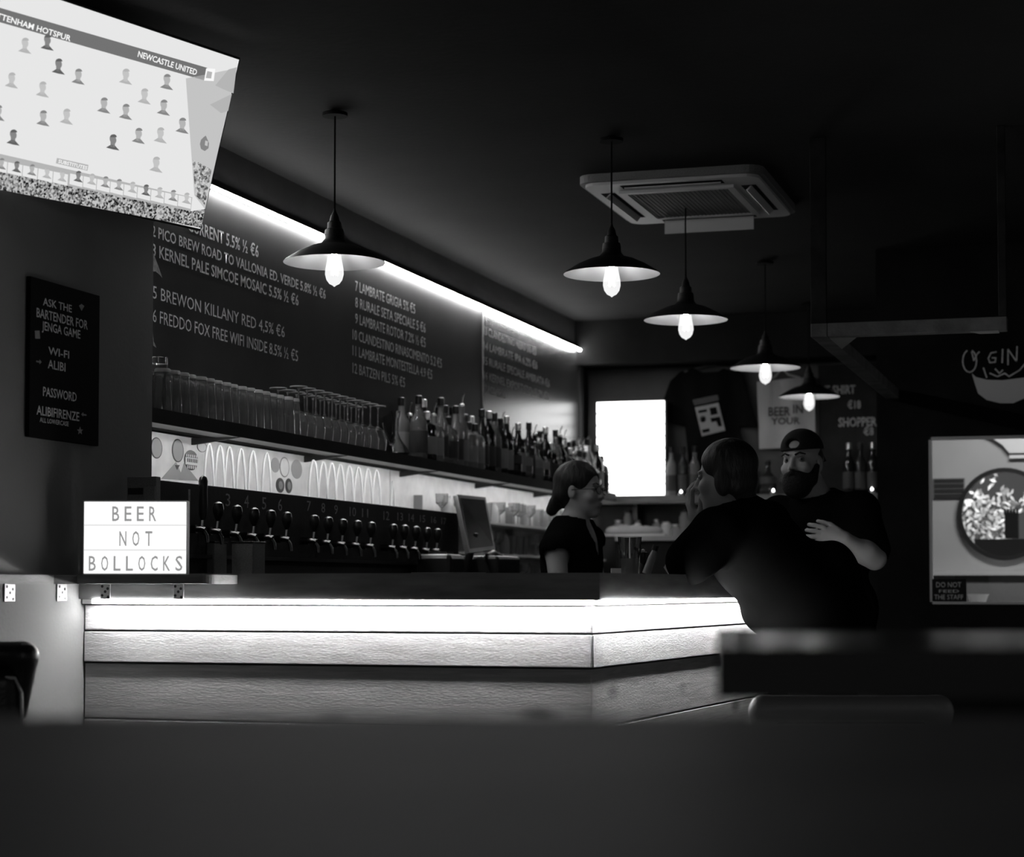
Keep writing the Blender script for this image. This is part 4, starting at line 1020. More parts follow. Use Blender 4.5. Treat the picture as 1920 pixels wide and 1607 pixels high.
# ================================================================== FIGURES: one smooth surface each, grown from a distance field
class Field:
    def __init__(s, lo, hi, h):
        s.lo = np.array(lo, dtype=np.float32); s.h = h
        s.n = np.ceil((np.array(hi) - s.lo) / h).astype(int) + 1
        s.d = np.full(s.n, 1.0, dtype=np.float32)
    def _win(s, lo, hi):
        a = np.maximum(np.floor((np.array(lo) - s.lo) / s.h).astype(int), 0); b = np.minimum(np.ceil((np.array(hi) - s.lo) / s.h).astype(int) + 1, s.n)
        if (b <= a).any(): return None
        ax = [s.lo[i] + np.arange(a[i], b[i], dtype=np.float32) * s.h for i in range(3)]
        return (slice(a[0], b[0]), slice(a[1], b[1]), slice(a[2], b[2])), ax[0][:, None, None], ax[1][None, :, None], ax[2][None, None, :]
    def _merge(s, w_, v, k, mode):
        d = s.d[w_]
        if mode == 'add':
            hh = np.clip(0.5 + 0.5 * (d - v) / k, 0, 1); s.d[w_] = d + (v - d) * hh - k * hh * (1 - hh)
        elif mode == 'sub':
            hh = np.clip(0.5 - 0.5 * (d + v) / k, 0, 1); s.d[w_] = d + (-v - d) * hh + k * hh * (1 - hh)
    def cap(s, a, b, ra, rb, k=0.02, mode='add'):
        a = np.array(a, dtype=np.float32); b = np.array(b, dtype=np.float32); m = max(ra, rb) + k * 1.5 + s.h * 3
        win = s._win(np.minimum(a, b) - m, np.maximum(a, b) + m)
        if win is None: return s
        w_, x, y, z = win; ab = b - a; L2 = max(float(ab @ ab), 1e-9)
        t = np.clip(((x - a[0]) * ab[0] + (y - a[1]) * ab[1] + (z - a[2]) * ab[2]) / L2, 0, 1)
        v = np.sqrt((x - a[0] - ab[0] * t) ** 2 + (y - a[1] - ab[1] * t) ** 2 + (z - a[2] - ab[2] * t) ** 2) - (ra + (rb - ra) * t)
        s._merge(w_, v, k, mode); return s
    def ell(s, c, r, R=None, k=0.02, mode='add'):
        """ellipsoid; R: 3 unit axes as rows"""
        c = np.array(c, dtype=np.float32); m = max(r) + k * 1.5 + s.h * 3
        win = s._win(c - m, c + m)
        if win is None: return s
        w_, x, y, z = win; x = x - c[0]; y = y - c[1]; z = z - c[2]
        if R is None: R = np.eye(3)
        q = [(x * R[i][0] + y * R[i][1] + z * R[i][2]) for i in range(3)]
        k0 = np.sqrt(sum((q[i] / r[i]) ** 2 for i in range(3))); k1 = np.sqrt(sum((q[i] / r[i] ** 2) ** 2 for i in range(3))) + 1e-6
        v = np.where(k0 < 0.2, -min(r) * (1 - k0), k0 * (k0 - 1.0) / k1)
        s._merge(w_, v.astype(np.float32), k, mode); return s
    def cut(s, p, n, k=0.004):
        """keep the side that n points away from"""
        p = np.array(p); n = np.array(n) / np.linalg.norm(n)
        ax = [s.lo[i] + np.arange(s.n[i], dtype=np.float32) * s.h for i in range(3)]
        v = (ax[0][:, None, None] - p[0]) * n[0] + (ax[1][None, :, None] - p[1]) * n[1] + (ax[2][None, None, :] - p[2]) * n[2]
        s.d = np.maximum(s.d, v.astype(np.float32)); return s
    def mesh(s, name, m, parent):
        d = s.d; ins = d < 0
        c = [ins[i:ins.shape[0] - 1 + i, j:ins.shape[1] - 1 + j, k:ins.shape[2] - 1 + k] for i in (0, 1) for j in (0, 1) for k in (0, 1)]
        anyi = np.logical_or.reduce(c); alli = np.logical_and.reduce(c); act = anyi & ~alli
        idx = np.argwhere(act); N = len(idx); lut = np.full(act.shape, -1, dtype=np.int64); lut[act] = np.arange(N)
        cor = np.array([(i, j, k) for i in (0, 1) for j in (0, 1) for k in (0, 1)])
        val = np.stack([d[idx[:, 0] + q[0], idx[:, 1] + q[1], idx[:, 2] + q[2]] for q in cor], 1)
        P = np.zeros((N, 3)); W = np.zeros(N)
        for a in range(8):
            for b in range(a + 1, 8):
                if np.abs(cor[a] - cor[b]).sum() != 1: continue
                va, vb = val[:, a], val[:, b]; cr = (va < 0) != (vb < 0); t = np.where(cr, va / np.where(cr, va - vb, 1), 0)
                P += np.where(cr[:, None], cor[a] + (cor[b] - cor[a]) * t[:, None], 0); W += cr
        V = s.lo + (idx + P / W[:, None]) * s.h
        F = []
        for ax in range(3):
            o1, o2 = [(1, 2), (2, 0), (0, 1)][ax]
            A = np.take(ins, range(0, ins.shape[ax] - 1), axis=ax); B = np.take(ins, range(1, ins.shape[ax]), axis=ax)
            e = np.argwhere(A != B); e = e[(e[:, o1] > 0) & (e[:, o2] > 0) & (e[:, o1] < ins.shape[o1] - 1) & (e[:, o2] < ins.shape[o2] - 1)]
            flip = A[e[:, 0], e[:, 1], e[:, 2]]
            d1 = np.zeros(3, int); d1[o1] = 1; d2 = np.zeros(3, int); d2[o2] = 1
            q = [lut[tuple((e - x).T)] for x in (d1 * 0, d1, d1 + d2, d2)]
            q = np.stack(q, 1); q = np.where(flip[:, None], q, q[:, ::-1]); F.append(q)
        F = np.concatenate(F); F = F[(F >= 0).all(1)]
        me = bpy.data.meshes.new(name); me.vertices.add(len(V)); me.vertices.foreach_set('co', V.astype(np.float32).ravel())
        me.loops.add(F.size); me.loops.foreach_set('vertex_index', F.ravel().astype(np.int32)); me.polygons.add(len(F))
        me.polygons.foreach_set('loop_start', np.arange(0, F.size, 4, dtype=np.int32)); me.update(calc_edges=True); me.validate()
        me.materials.append(m); me.shade_smooth()
        o = bpy.data.objects.new(name, me); COL.objects.link(o); o.parent = parent; o.matrix_parent_inverse = Matrix.Translation(-parent.location)
        return o

def NV(v): return np.array(v, dtype=float)
def unit(v): v = NV(v); return v / np.linalg.norm(v)
class Head:
    """local frame: right ear +x, nose +y, crown +z; the skull centre is c"""
    def __init__(s, c, fwd, up, sc=1.0):
        s.c = NV(c); s.f = unit(fwd); u_ = NV(up); s.u = unit(u_ - s.f * (u_ @ s.f)); s.r = np.cross(s.f, s.u); s.s = sc; s.R = np.array([s.r, s.f, s.u])
    def p(s, x, y, z): return s.c + (s.r * x + s.f * y + s.u * z) * s.s
    def ell(s, F, c, r, k=0.01, mode='add'): F.ell(s.p(*c), [q * s.s for q in r], s.R, k, mode)
    def cap(s, F, a, b, ra, rb, k=0.01, mode='add'): F.cap(s.p(*a), s.p(*b), ra * s.s, rb * s.s, k, mode)
    def face(s, F, female=False):
        s.ell(F, (0, -0.012, 0.032), (0.073, 0.093, 0.085), 0.02)
        s.ell(F, (0, 0.022, -0.03), (0.060, 0.070, 0.085), 0.02)
        s.ell(F, (0, 0.035, -0.072), (0.046, 0.052, 0.045), 0.02)
        s.ell(F, (0, 0.068, -0.104), (0.022, 0.02, 0.017), 0.018)
        for q in (-1, 1):
            s.ell(F, (q * 0.033, 0.098, 0.000), (0.019, 0.014, 0.012), 0.012, 'sub')
            s.ell(F, (q * 0.042, 0.066, -0.033), (0.02, 0.02, 0.02), 0.02)
            s.cap(F, (q * 0.014, 0.091, 0.018), (q * 0.048, 0.078, 0.020), 0.006 if not female else 0.004, 0.004, 0.012)
            s.ell(F, (q * 0.077, -0.008, -0.012), (0.008, 0.018, 0.031), 0.008)
            s.ell(F, (q * 0.084, -0.002, -0.006), (0.004, 0.009, 0.016), 0.004, 'sub')
        s.cap(F, (0, 0.088, 0.012), (0, 0.110 if not female else 0.106, -0.030), 0.007 if not female else 0.005, 0.0105 if not female else 0.008, 0.010)
        for q in (-1, 1): s.ell(F, (q * 0.012, 0.098, -0.035), (0.008, 0.009, 0.007), 0.006)
        s.ell(F, (0, 0.090, -0.060), (0.024, 0.010, 0.0055), 0.006); s.ell(F, (0, 0.088, -0.070), (0.020, 0.010, 0.006), 0.006)
        s.ell(F, (0, 0.102, -0.065), (0.02, 0.006, 0.0012), 0.003, 'sub')
    def eyes(s, par, irisdir=0.0):
        for q in (-1, 1):
            c = s.p(q * 0.032, 0.0755, 0.001)
            mb = MB(); mb.lathe([(0.0115 * math.sin(PI * k / 8) + 1e-4, -0.0115 * math.cos(PI * k / 8)) for k in range(9)], c, 12)
            e = mb.build('eye', M['eye'], par)
            cc = s.p(q * 0.032 + irisdir, 0.0835, 0.001); mb = MB(); mb.lathe([(0.0055 * math.sin(PI * k / 6) + 1e-4, -0.0055 * math.cos(PI * k / 6)) for k in range(7)], cc, 10)
            i_ = mb.build('iris', M['iris'], e); i_.matrix_parent_inverse = Matrix.Identity(4)

def hand(F, w, d, n, side, curl=0.4, sc=1.0, spread=0.12, thumb=0.7):
    """w wrist, d direction of the fingers, n palm normal (the side the fingers curl to), side +1/-1: which way the thumb lies along n x d"""
    w = NV(w); d = unit(d); n = unit(NV(n) - d * (NV(n) @ d)); l = np.cross(n, d) * side
    F.ell(w + d * 0.045 * sc, [0.040 * sc, 0.050 * sc, 0.016 * sc], np.array([l, d, n]), 0.012)
    F.cap(w, w + d * 0.03 * sc, 0.026 * sc, 0.026 * sc, 0.015)
    L = [0.092, 0.100, 0.094, 0.075]
    for i in range(4):
        o = (1.5 - i) * 0.0205 * sc; p = w + d * 0.082 * sc + l * o - (d * 0.006 * (i == 3))
        dd = unit(d + l * (1.5 - i) * spread); a = curl * 0.6
        for j, fr_ in enumerate((0.45, 0.30, 0.25)):
            v = dd * math.cos(a) + n * math.sin(a); q = p + v * L[i] * fr_ * sc
            F.cap(p, q, (0.0095 - j * 0.0009) * sc, (0.0088 - j * 0.001) * sc, 0.003); p = q; a += curl
    p = w + d * 0.025 * sc + l * 0.026 * sc; v = unit(l * thumb + d * 0.75 + n * 0.35)
    q = p + v * 0.042 * sc; F.cap(p, q, 0.014 * sc, 0.011 * sc, 0.008)
    v2 = unit(l * 0.15 + d * 0.9 + n * 0.4); q2 = q + v2 * 0.03 * sc; F.cap(q, q2, 0.0105 * sc, 0.0095 * sc, 0.004); F.cap(q2, q2 + unit(v2 + n * 0.3) * 0.024 * sc, 0.0095 * sc, 0.0075 * sc, 0.004)

def torso(F, J, g=0.0, fem=False, k=0.05):
    """trunk from pelvis to shoulders, grown by g"""
    pe, wa, ch, ne = (NV(J[q]) for q in ('pelvis', 'waist', 'chest', 'neck')); r = unit(J['right']); up = unit(ch - wa); f = unit(np.cross(up, r)) * 1.0
    R = np.array([r, f, up]); w_ = J.get('build', 1.0); dp = J.get('deep', 1.0)
    up0 = unit(wa - pe); R0 = np.array([r, unit(np.cross(up0, r)), up0])
    F.ell(pe, [(0.17 if not fem else 0.175) * w_ + g, 0.115 * dp + g, 0.13 + g], R0, k)
    F.ell(wa, [(0.15 if not fem else 0.125) * w_ + g, 0.105 * dp + g, 0.16 + g], R0, k)
    F.ell(ch, [(0.165 if not fem else 0.14) * w_ + g, 0.115 * dp + g, 0.19 + g], R, k)
    for s_ in 'LR': F.cap(ch + (NV(J['sho' + s_]) - ch) * 0.35 + up * 0.06, NV(J['sho' + s_]), 0.062 + g, (0.056 if not fem else 0.048) + g, k)
    F.cap(ne - up * 0.08, ne, 0.07 + g, 0.058 + g, k)
def limbs(F, J, fem=False):
    q = 0.88 if fem else 1.0
    for s_ in 'LR':
        F.cap(J['sho' + s_], J['elb' + s_], 0.052 * q, 0.041 * q, 0.03); F.cap(J['elb' + s_], J['wri' + s_], 0.042 * q, 0.027 * q, 0.02)
        mid = NV(J['elb' + s_]) * 0.7 + NV(J['wri' + s_]) * 0.3; F.ell(mid, [0.045 * q] * 3, None, 0.03)
        F.cap(J['hip' + s_], J['kne' + s_], 0.085, 0.058, 0.04); F.cap(J['kne' + s_], J['ank' + s_], 0.056, 0.038, 0.03)
        F.cap(J['ank' + s_], NV(J['ank' + s_]) + NV(J['toe']) * 0.17 + NV((0, 0, -0.045)), 0.04, 0.032, 0.02)
def bounds(J, m=0.2):
    P = np.array([NV(v) for k, v in J.items() if k not in ('right', 'toe', 'build', 'deep', 'gather', 'fold', 'outR', 'outL')]); return P.min(0) - m, P.max(0) + m

def clothes(J, par, sleeve, fem, shirt_m, trouser_m, g=0.016, hem=0.0, neck_cut=None, bh=0.008, shoe=True, vneck=None):
    lo, hi = bounds(J, 0.24)
    S = Field(lo, hi, bh); torso(S, J, g, fem)
    q = 0.88 if fem else 1.0
    for s_ in 'LR':
        a, b = NV(J['sho' + s_]), NV(J['elb' + s_]); e = a + (b - a) * sleeve; S.cap(a, e, 0.056 * q + g, 0.053 * q + g, 0.03)
    if sleeve < 0.1:
        for s_ in 'LR':
            a, b = NV(J['sho' + s_]), NV(J['elb' + s_]); S.cap(a + (b - a) * 0.12 + J.get('out' + s_, NV((0, 0, 0))), b, 0.058, 0.058, 0.008, 'sub')
    if hem: S.cut(NV(J['pelvis']) - NV((0, 0, hem)), (0, 0, -1))
    if J.get('fold'):
        for (p_, r_) in J['fold']: S.ell(p_, r_, None, 0.05)
    up = unit(NV(J['neck']) - NV(J['chest']))
    S.ell(NV(J['neck']) + up * 0.035, [0.075, 0.075, 0.05], None, 0.012, 'sub')
    if vneck is not None:
        for c_, r_ in vneck: S.ell(c_, r_, None, 0.008, 'sub')
    S.mesh('shirt', shirt_m, par)
    T = Field((lo[0], lo[1], -0.02), (hi[0], hi[1], NV(J['pelvis'])[2] + 0.12), 0.012)
    pe = NV(J['pelvis']); T.ell(pe, [0.18, 0.13, 0.13], None, 0.05)
    for s_ in 'LR': T.cap(J['hip' + s_], J['kne' + s_], 0.098, 0.072, 0.04); T.cap(J['kne' + s_], NV(J['ank' + s_]) + NV((0, 0, 0.02)), 0.07, 0.055, 0.03)
    T.mesh('trousers', trouser_m, par)
    for s_ in 'LR':
        K = Field(NV(J['ank' + s_]) - 0.3, NV(J['ank' + s_]) + 0.3, 0.01); a = NV(J['ank' + s_])
        K.cap(a - NV((0, 0, 0.01)) - NV(J['toe']) * 0.03, a + NV(J['toe']) * 0.19 + NV((0, 0, -0.05)), 0.048, 0.038, 0.02); K.cut((0, 0, 0.001), (0, 0, -1))
        K.mesh('shoe', M['black_plastic'], par)
def legs(J, x, y, toe, hipz=0.92, w_=0.1, lean=(0, 0)):
    J['toe'] = unit(toe); r = unit(J['right'])
    for s_, q in (('R', 1), ('L', -1)):
        J['hip' + s_] = NV((x, y, hipz - 0.04)) + r * w_ * q; b = NV((x + lean[0], y + lean[1], 0)) + r * w_ * q * 1.1
        J['kne' + s_] = NV((0, 0, 0.5)) + NV((1, 1, 0)) * (J['hip' + s_] * 0.5 + b * 0.5) + J['toe'] * 0.02; J['ank' + s_] = b + NV((0, 0, 0.085))

def P3(px, py, D): return NV(at(px, py, D=D))

# ---------------------------------------------------------------- woman behind the bar
D = 8.2
J = {}
wf = unit(NV(cdir(0.9, -0.35)))                    # where the chest faces
J['right'] = unit(np.cross(wf, NV((0, 0, 1))))
hc = P3(1088, 919, D)
J['neck'] = P3(1076, 985, D); J['chest'] = P3(1072, 1052, D); J['waist'] = J['chest'] + NV((0.0, 0.0, -0.24)); J['pelvis'] = J['waist'] + NV((0, 0, -0.2)) 
J['shoR'] = P3(1042, 1030, D - 0.15); J['shoL'] = P3(1105, 1014, D + 0.14)
J['elbR'] = P3(1050, 1118, D - 0.24); J['wriR'] = P3(1120, 1120, D - 0.18)
J['elbL'] = P3(1120, 1110, D + 0.15); J['wriL'] = P3(1160, 1112, D + 0.02)
legs(J, J['pelvis'][0], J['pelvis'][1], wf, J['pelvis'][2])
wo = thing('person', (float(J['pelvis'][0]), float(J['pelvis'][1]), 0.0), 'woman with glasses and tied hair in a black sleeveless top, head turned right', 'person')
lo, hi = bounds(J, 0.16); hi[2] = hc[2] + 0.18
B = Field(lo, hi, 0.0055)
torso(B, J, -0.004, True); limbs(B, J, True)
H = Head(hc, cdir(0.90, -0.42, 0.0), (0, 0, 1), 0.96); H.face(B, True)
B.cap(J['neck'], H.p(0, -0.018, -0.05), 0.047, 0.043, 0.03)
hand(B, J['wriR'], cdir(1, 0.2, 0), (0, 0, -1), 1, 0.3, 0.92); hand(B, J['wriL'], cdir(1, -0.2, 0), (0, 0, -1), -1, 0.3, 0.92)
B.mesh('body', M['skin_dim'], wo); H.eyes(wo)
hr = Field(hc - 0.2, hc + 0.2, 0.005)
H.ell(hr, (0, -0.020, 0.040), (0.084, 0.104, 0.090)); H.ell(hr, (0, -0.06, -0.01), (0.075, 0.065, 0.07)); 
H.cap(hr, (0, -0.115, -0.055), (0, -0.135, -0.085), 0.032, 0.026, 0.02)
H.ell(hr, (0, 0.092, -0.03), (0.075, 0.062, 0.092), 0.012, 'sub')
for q in (-1, 1): H.ell(hr, (q * 0.085, 0.015, -0.03), (0.02, 0.034, 0.05), 0.012, 'sub')
hr.mesh('hair', M['hair'], wo)
brow = MB()
for q in (-1, 1): brow.tube([Vector(H.p(q * 0.016, 0.092, 0.021)), Vector(H.p(q * 0.034, 0.089, 0.027)), Vector(H.p(q * 0.05, 0.077, 0.021))], 0.003, 6, 0.0018)
o = brow.build('eyebrows', M['hair'], wo); o['kind'] = 'stuff'
def glasses_frame(H, par):
    g_ = MB()
    for q in (-1, 1):
        pts = [Vector(H.p(q * 0.034 + 0.024 * math.cos(a), 0.106 - 0.25 * abs(0.024 * math.cos(a) + 0.0), -0.004 + 0.018 * math.sin(a))) for a in [k * PI / 8 for k in range(17)]]
        g_.tube(pts, 0.0014, 6)
        g_.tube([Vector(H.p(q * 0.058, 0.10, 0.0)), Vector(H.p(q * 0.076, 0.05, 0.0)), Vector(H.p(q * 0.084, -0.005, -0.002))], 0.0014, 6)
    g_.tube([Vector(H.p(-0.010, 0.107, 0.0)), Vector(H.p(0, 0.112, 0.004)), Vector(H.p(0.010, 0.107, 0.0))], 0.0014, 6)
    return g_.build('spectacles', M['black_metal'], par)
glasses_frame(H, wo)
vc = J['neck'] + wf * 0.085 + NV((0, 0, -0.03))
J['gather'] = False
clothes(J, wo, 0.02, True, M['cloth'], M['denim'], 0.014, 0.08, vneck=[(J['neck'] + wf * 0.09 + NV((0, 0, -0.02)), [0.055, 0.055, 0.07]), (J['neck'] + wf * 0.11 + NV((0, 0, -0.08)), [0.035, 0.035, 0.06])])

# ---------------------------------------------------------------- bearded man in a backward cap
D = 7.95
J = {}
mf = unit(NV(cdir(-0.55, -0.83)))
J['right'] = unit(np.cross(mf, NV((0, 0, 1))))      # his right is on the left of the picture
hc = P3(1503, 866, D)
J['neck'] = P3(1530, 938, D); J['chest'] = P3(1552, 1020, D + 0.02); J['waist'] = J['chest'] + NV((0.02, 0.0, -0.27)); J['pelvis'] = J['waist'] + NV((0.01, 0.0, -0.2))
J['build'] = 1.12; J['deep'] = 1.15
J['shoR'] = P3(1462, 966, D + 0.10); J['shoL'] = P3(1612, 958, D - 0.10)
J['elbL'] = P3(1640, 1047, D - 0.30); J['wriL'] = P3(1582, 1010, D - 0.40)
J['elbR'] = P3(1455, 1075, D - 0.05); J['wriR'] = P3(1470, 1120, D - 0.25)
legs(J, J['pelvis'][0], J['pelvis'][1], mf, J['pelvis'][2], 0.11)
mn = thing('person', (float(J['pelvis'][0]), float(J['pelvis'][1]), 0.0), 'bearded man in a black t-shirt and backward cap, hand raised to his chest', 'person')
lo, hi = bounds(J, 0.17); hi[2] = hc[2] + 0.18
B = Field(lo, hi, 0.0055); torso(B, J, -0.004); limbs(B, J)
H = Head(hc, cdir(-0.52, -0.85, 0.03), cdir(-0.06, 0, 1), 0.99); H.face(B)
B.cap(J['neck'], H.p(0, -0.02, -0.06), 0.066, 0.062, 0.03)
hand(B, J['wriL'], cdir(-0.97, -0.02, 0.16), cdir(0.0, 0.98, 0.0), 1, 0.62, 0.98, 0.05, 0.45)
hand(B, J['wriR'], cdir(-0.3, -0.5, -0.8), cdir(-1, 0, 0), 1, 0.3, 1.0)
B.mesh('body', M['skin'], mn); H.eyes(mn, -0.003)
bd = Field(hc - 0.22, hc + 0.22, 0.005)
H.ell(bd, (0, 0.050, -0.088), (0.066, 0.060, 0.062), 0.02); H.ell(bd, (0, 0.060, -0.115), (0.048, 0.045, 0.038), 0.02)
for q in (-1, 1): H.cap(bd, (q * 0.070, 0.010, -0.025), (q * 0.058, 0.04, -0.08), 0.012, 0.025, 0.015); H.cap(bd, (0, 0.104, -0.049), (q * 0.032, 0.090, -0.062), 0.008, 0.009, 0.006)
H.ell(bd, (0, 0.108, -0.066), (0.015, 0.012, 0.003), 0.004, 'sub')
bd.mesh('beard', M['beard'], mn)
hrr = Field(hc - 0.22, hc + 0.22, 0.006)
H.ell(hrr, (0, -0.03, 0.015), (0.078, 0.085, 0.075)); H.ell(hrr, (0, 0.10, 0.0), (0.10, 0.09, 0.12), 0.01, 'sub'); hrr.mesh('hair', M['hair'], mn)
brow = MB()
for q in (-1, 1): brow.tube([Vector(H.p(q * 0.013, 0.096, 0.019)), Vector(H.p(q * 0.032, 0.093, 0.028)), Vector(H.p(q * 0.052, 0.078, 0.021))], 0.005, 6, 0.003)
o = brow.build('eyebrows', M['beard'], mn); o['kind'] = 'stuff'
cp = Field(hc - 0.24, hc + 0.24, 0.005)
H.ell(cp, (0, -0.012, 0.052), (0.085, 0.106, 0.086)); cp.cut(H.p(0, 0, 0.048), -H.u - H.f * 0.10)
H.ell(cp, (0, 0.098, 0.068), (0.030, 0.045, 0.022), 0.004, 'sub')
cpo = cp.mesh('cap', M['cloth_cap'], mn)
bk = MB(); pts = []
for k in range(9):
    a = -0.8 + 1.6 * k / 8; pts.append(Vector(H.p(0.086 * math.sin(a), -0.02 + 0.112 * math.cos(a) , 0.045)))
bk.tube(pts, 0.0035, 6); o = bk.build('cap_strap', M['cloth_cap'], cpo); o.matrix_parent_inverse = Matrix.Identity(4)
br = MB(); n = 9; row = []
for k in range(n):
    a = -0.75 + 1.5 * k / (n - 1); row.append((H.p(0.082 * math.sin(a), -0.11 * math.cos(a) , 0.045), H.p(0.07 * math.sin(a), -0.11 * math.cos(a) - 0.065, 0.015)))
vs = [Vector(p[0]) for p in row] + [Vector(p[1]) for p in row] + [Vector(p[0] - H.u * 0.004) for p in row] + [Vector(p[1] - H.u * 0.004) for p in row]
fs = []
for k in range(n - 1): fs += [[k, k + 1, n + k + 1, n + k], [2 * n + k, 3 * n + k, 3 * n + k + 1, 2 * n + k + 1], [n + k, n + k + 1, 3 * n + k + 1, 3 * n + k]]
br._add(vs, fs); o = br.build('cap_brim', M['cloth_cap'], cpo, smooth=True); o.matrix_parent_inverse = Matrix.Identity(4)
clothes(J, mn, 0.80, False, M['cloth'], M['denim'], 0.02, 0.1)
# small light print on the chest
p = P3(1566, 968, D - 0.26)

# ---------------------------------------------------------------- customer leaning on the bar, seen from behind
D = 6.45
J = {}
pf = unit(NV(cdir(-0.93, 0.36)))
J['right'] = unit(np.cross(pf, NV((0, 0, 1))))
hc = P3(1361, 893, D)
J['pelvis'] = P3(1535, 1160, D - 0.05); J['waist'] = P3(1492, 1112, D - 0.03); J['chest'] = P3(1425, 1042, D); J['neck'] = P3(1384, 968, D)
J['build'] = 1.08; J['deep'] = 1.15
J['shoL'] = P3(1345, 1000, D - 0.14); J['shoR'] = P3(1436, 985, D + 0.20)
J['elbL'] = P3(1293, 1052, D - 0.20); J['wriL'] = P3(1322, 1071, D - 0.02)
J['elbR'] = P3(1330, 1052, D + 0.30); J['wriR'] = P3(1312, 985, D + 0.16)
zc_ = ZT + 0.03
J['wriL'][2] = max(J['wriL'][2], zc_); 
legs(J, J['pelvis'][0] + 0.02, J['pelvis'][1], pf, J['pelvis'][2], 0.10, lean=(0.02, 0.0))
pa = thing('person', (float(J['pelvis'][0]), float(J['pelvis'][1]), 0.0), 'customer in black seen from behind, leaning with both elbows on the bar', 'person')
lo, hi = bounds(J, 0.2); hi[2] = hc[2] + 0.18
B = Field(lo, hi, 0.007); torso(B, J, -0.004, k=0.06); limbs(B, J)
H = Head(hc, cdir(-0.90, 0.40, -0.05), cdir(-0.12, 0, 1), 0.96); H.face(B)
B.cap(J['neck'], H.p(0, -0.02, -0.06), 0.06, 0.056, 0.03)
hand(B, J['wriR'], cdir(-0.35, -0.1, 0.75), cdir(0.7, 0.1, 0.5), 1, 0.7, 1.0); hand(B, J['wriL'], cdir(0.8, 0.4, 0.02), (0, 0, -1), 1, 0.3, 1.0)
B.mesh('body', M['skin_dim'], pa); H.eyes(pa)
hr = Field(hc - 0.22, hc + 0.22, 0.006)
H.ell(hr, (0, -0.016, 0.042), (0.083, 0.100, 0.088)); H.ell(hr, (0, -0.045, -0.02), (0.076, 0.066, 0.075)); H.ell(hr, (0, -0.055, -0.08), (0.055, 0.045, 0.04))
for q in (-1, 1): H.ell(hr, (q * 0.072, -0.01, -0.02), (0.018, 0.03, 0.05))
H.ell(hr, (0, 0.10, -0.035), (0.08, 0.065, 0.095), 0.012, 'sub'); hr.mesh('hair', M['hair'], pa)
J['fold'] = [(P3(1560, 1105, D), [0.10, 0.12, 0.16]), (P3(1500, 1150, D), [0.19, 0.13, 0.10]), (P3(1500, 1080, D + 0.03), [0.10, 0.10, 0.10]), (P3(1318, 1035, D - 0.17), [0.06, 0.07, 0.06])]
clothes(J, pa, 1.0, False, M['cloth'], M['cloth_grey'], 0.024, 0.10)

# ================================================================== THINGS ON THE RETURN OF THE BAR
zt = ZT + 0.0008
p = at(1182, 1075, D=7.0)
def on_counter(px, D_): q = at(px, 1080, D=D_); return q.x, q.y
x, y = on_counter(1181, 7.0); s_ = 7.0 / 3700
bg = thing('beer_cup', (x, y, zt), 'half-full straight beer cup on the bar right of the woman', 'cup')
hh = 72 * s_; r0, r1 = 17.5 * s_, 22.5 * s_
MB().lathe([(0.001, 0), (r0, 0), (r1, hh), (r1 + 0.001, hh + 0.001), (r1 - 0.0015, hh), (r0 - 0.002, 0.004), (0.001, 0.004)], (x, y, zt), 20, close=True).build('cup_wall', M['glass'], bg)
MB().lathe([(0.001, 0.0045), (r0 - 0.0025, 0.0045), (r0 + (r1 - r0) * 0.45 - 0.0028, hh * 0.45), (0.001, hh * 0.45)], (x, y, zt), 20).build('drink', M['liquid'], bg)
pb = MB(); rp = random.Random(9)
for k in range(16):
    a = rp.uniform(PI, 2 * PI); z = rp.uniform(0.52, 0.92) * hh; rr_ = r0 + (r1 - r0) * z / hh + 0.0006; da = rp.uniform(0.06, 0.2)
    P_ = [Vector((x + rr_ * math.cos(a + da * i_), y + rr_ * math.sin(a + da * i_), zt + z + dz)) for dz, i_ in ((-0.005, 0), (-0.005, 1), (0.006, 1), (0.006, 0))]
    pb._add(P_, [[0, 1, 2, 3]])
o = pb.build('printed_marks', M['dark_plastic'], bg); o['kind'] = 'stuff'
x2, y2 = on_counter(1155, 6.95)
t = thing('matchbox', (x2, y2, zt), 'tiny bright white box left of the beer cup', 'box')
zb2 = at(1155, 1066, D=6.95).z - zt
MB().obox(Vector((x2, y2, zt + 0.013)), CR, CF, EZ, 0.018, 0.012, 0.0125, bevel=0.001).build('box_sleeve', M['paper'], t)
MB().obox(Vector((x2, y2, zt + 0.013)) + CR * 0.0185, CR, CF, EZ, 0.0005, 0.010, 0.010).build('box_tray', M['plate'], t)
x3, y3 = on_counter(1212, 6.9)
t = thing('soda_bottle', (x3, y3, zt), 'small dark-capped bottle leaning beside the beer cup', 'bottle')
a_ = Vector((x3, y3, zt + 0.006)); dv = cdir(0.35, 0, 1)
MB().tube([a_, a_ + dv * 0.06, a_ + dv * 0.072, a_ + dv * 0.085], 0.016, 12, 0.009).build('bottle_body', M['plate'], t)
MB().tube([a_ + dv * 0.086, a_ + dv * 0.105], 0.012, 12).build('bottle_cap', M['black_plastic'], t)
x4, y4 = on_counter(1206, 7.15)
t = thing('salt_shaker', (x4, y4, zt), 'dark round-headed pepper mill standing behind the beer cup', 'shaker')
MB().lathe([(0.001, 0), (0.018, 0), (0.016, 0.03), (0.012, 0.045), (0.018, 0.055), (0.022, 0.07), (0.018, 0.085), (0.001, 0.09)], (x4, y4, zt), 16).build('mill_body', M['black_plastic'], t)
MB().lathe([(0.006, 0.088), (0.007, 0.094), (0.001, 0.098)], (x4, y4, zt), 10).build('mill_knob', M['steel'], t)
x5, y5 = on_counter(1252, 6.7)
t = thing('paper_coaster', (x5, y5, zt), 'white paper coaster on the bar near the customer\'s elbow', 'coaster')
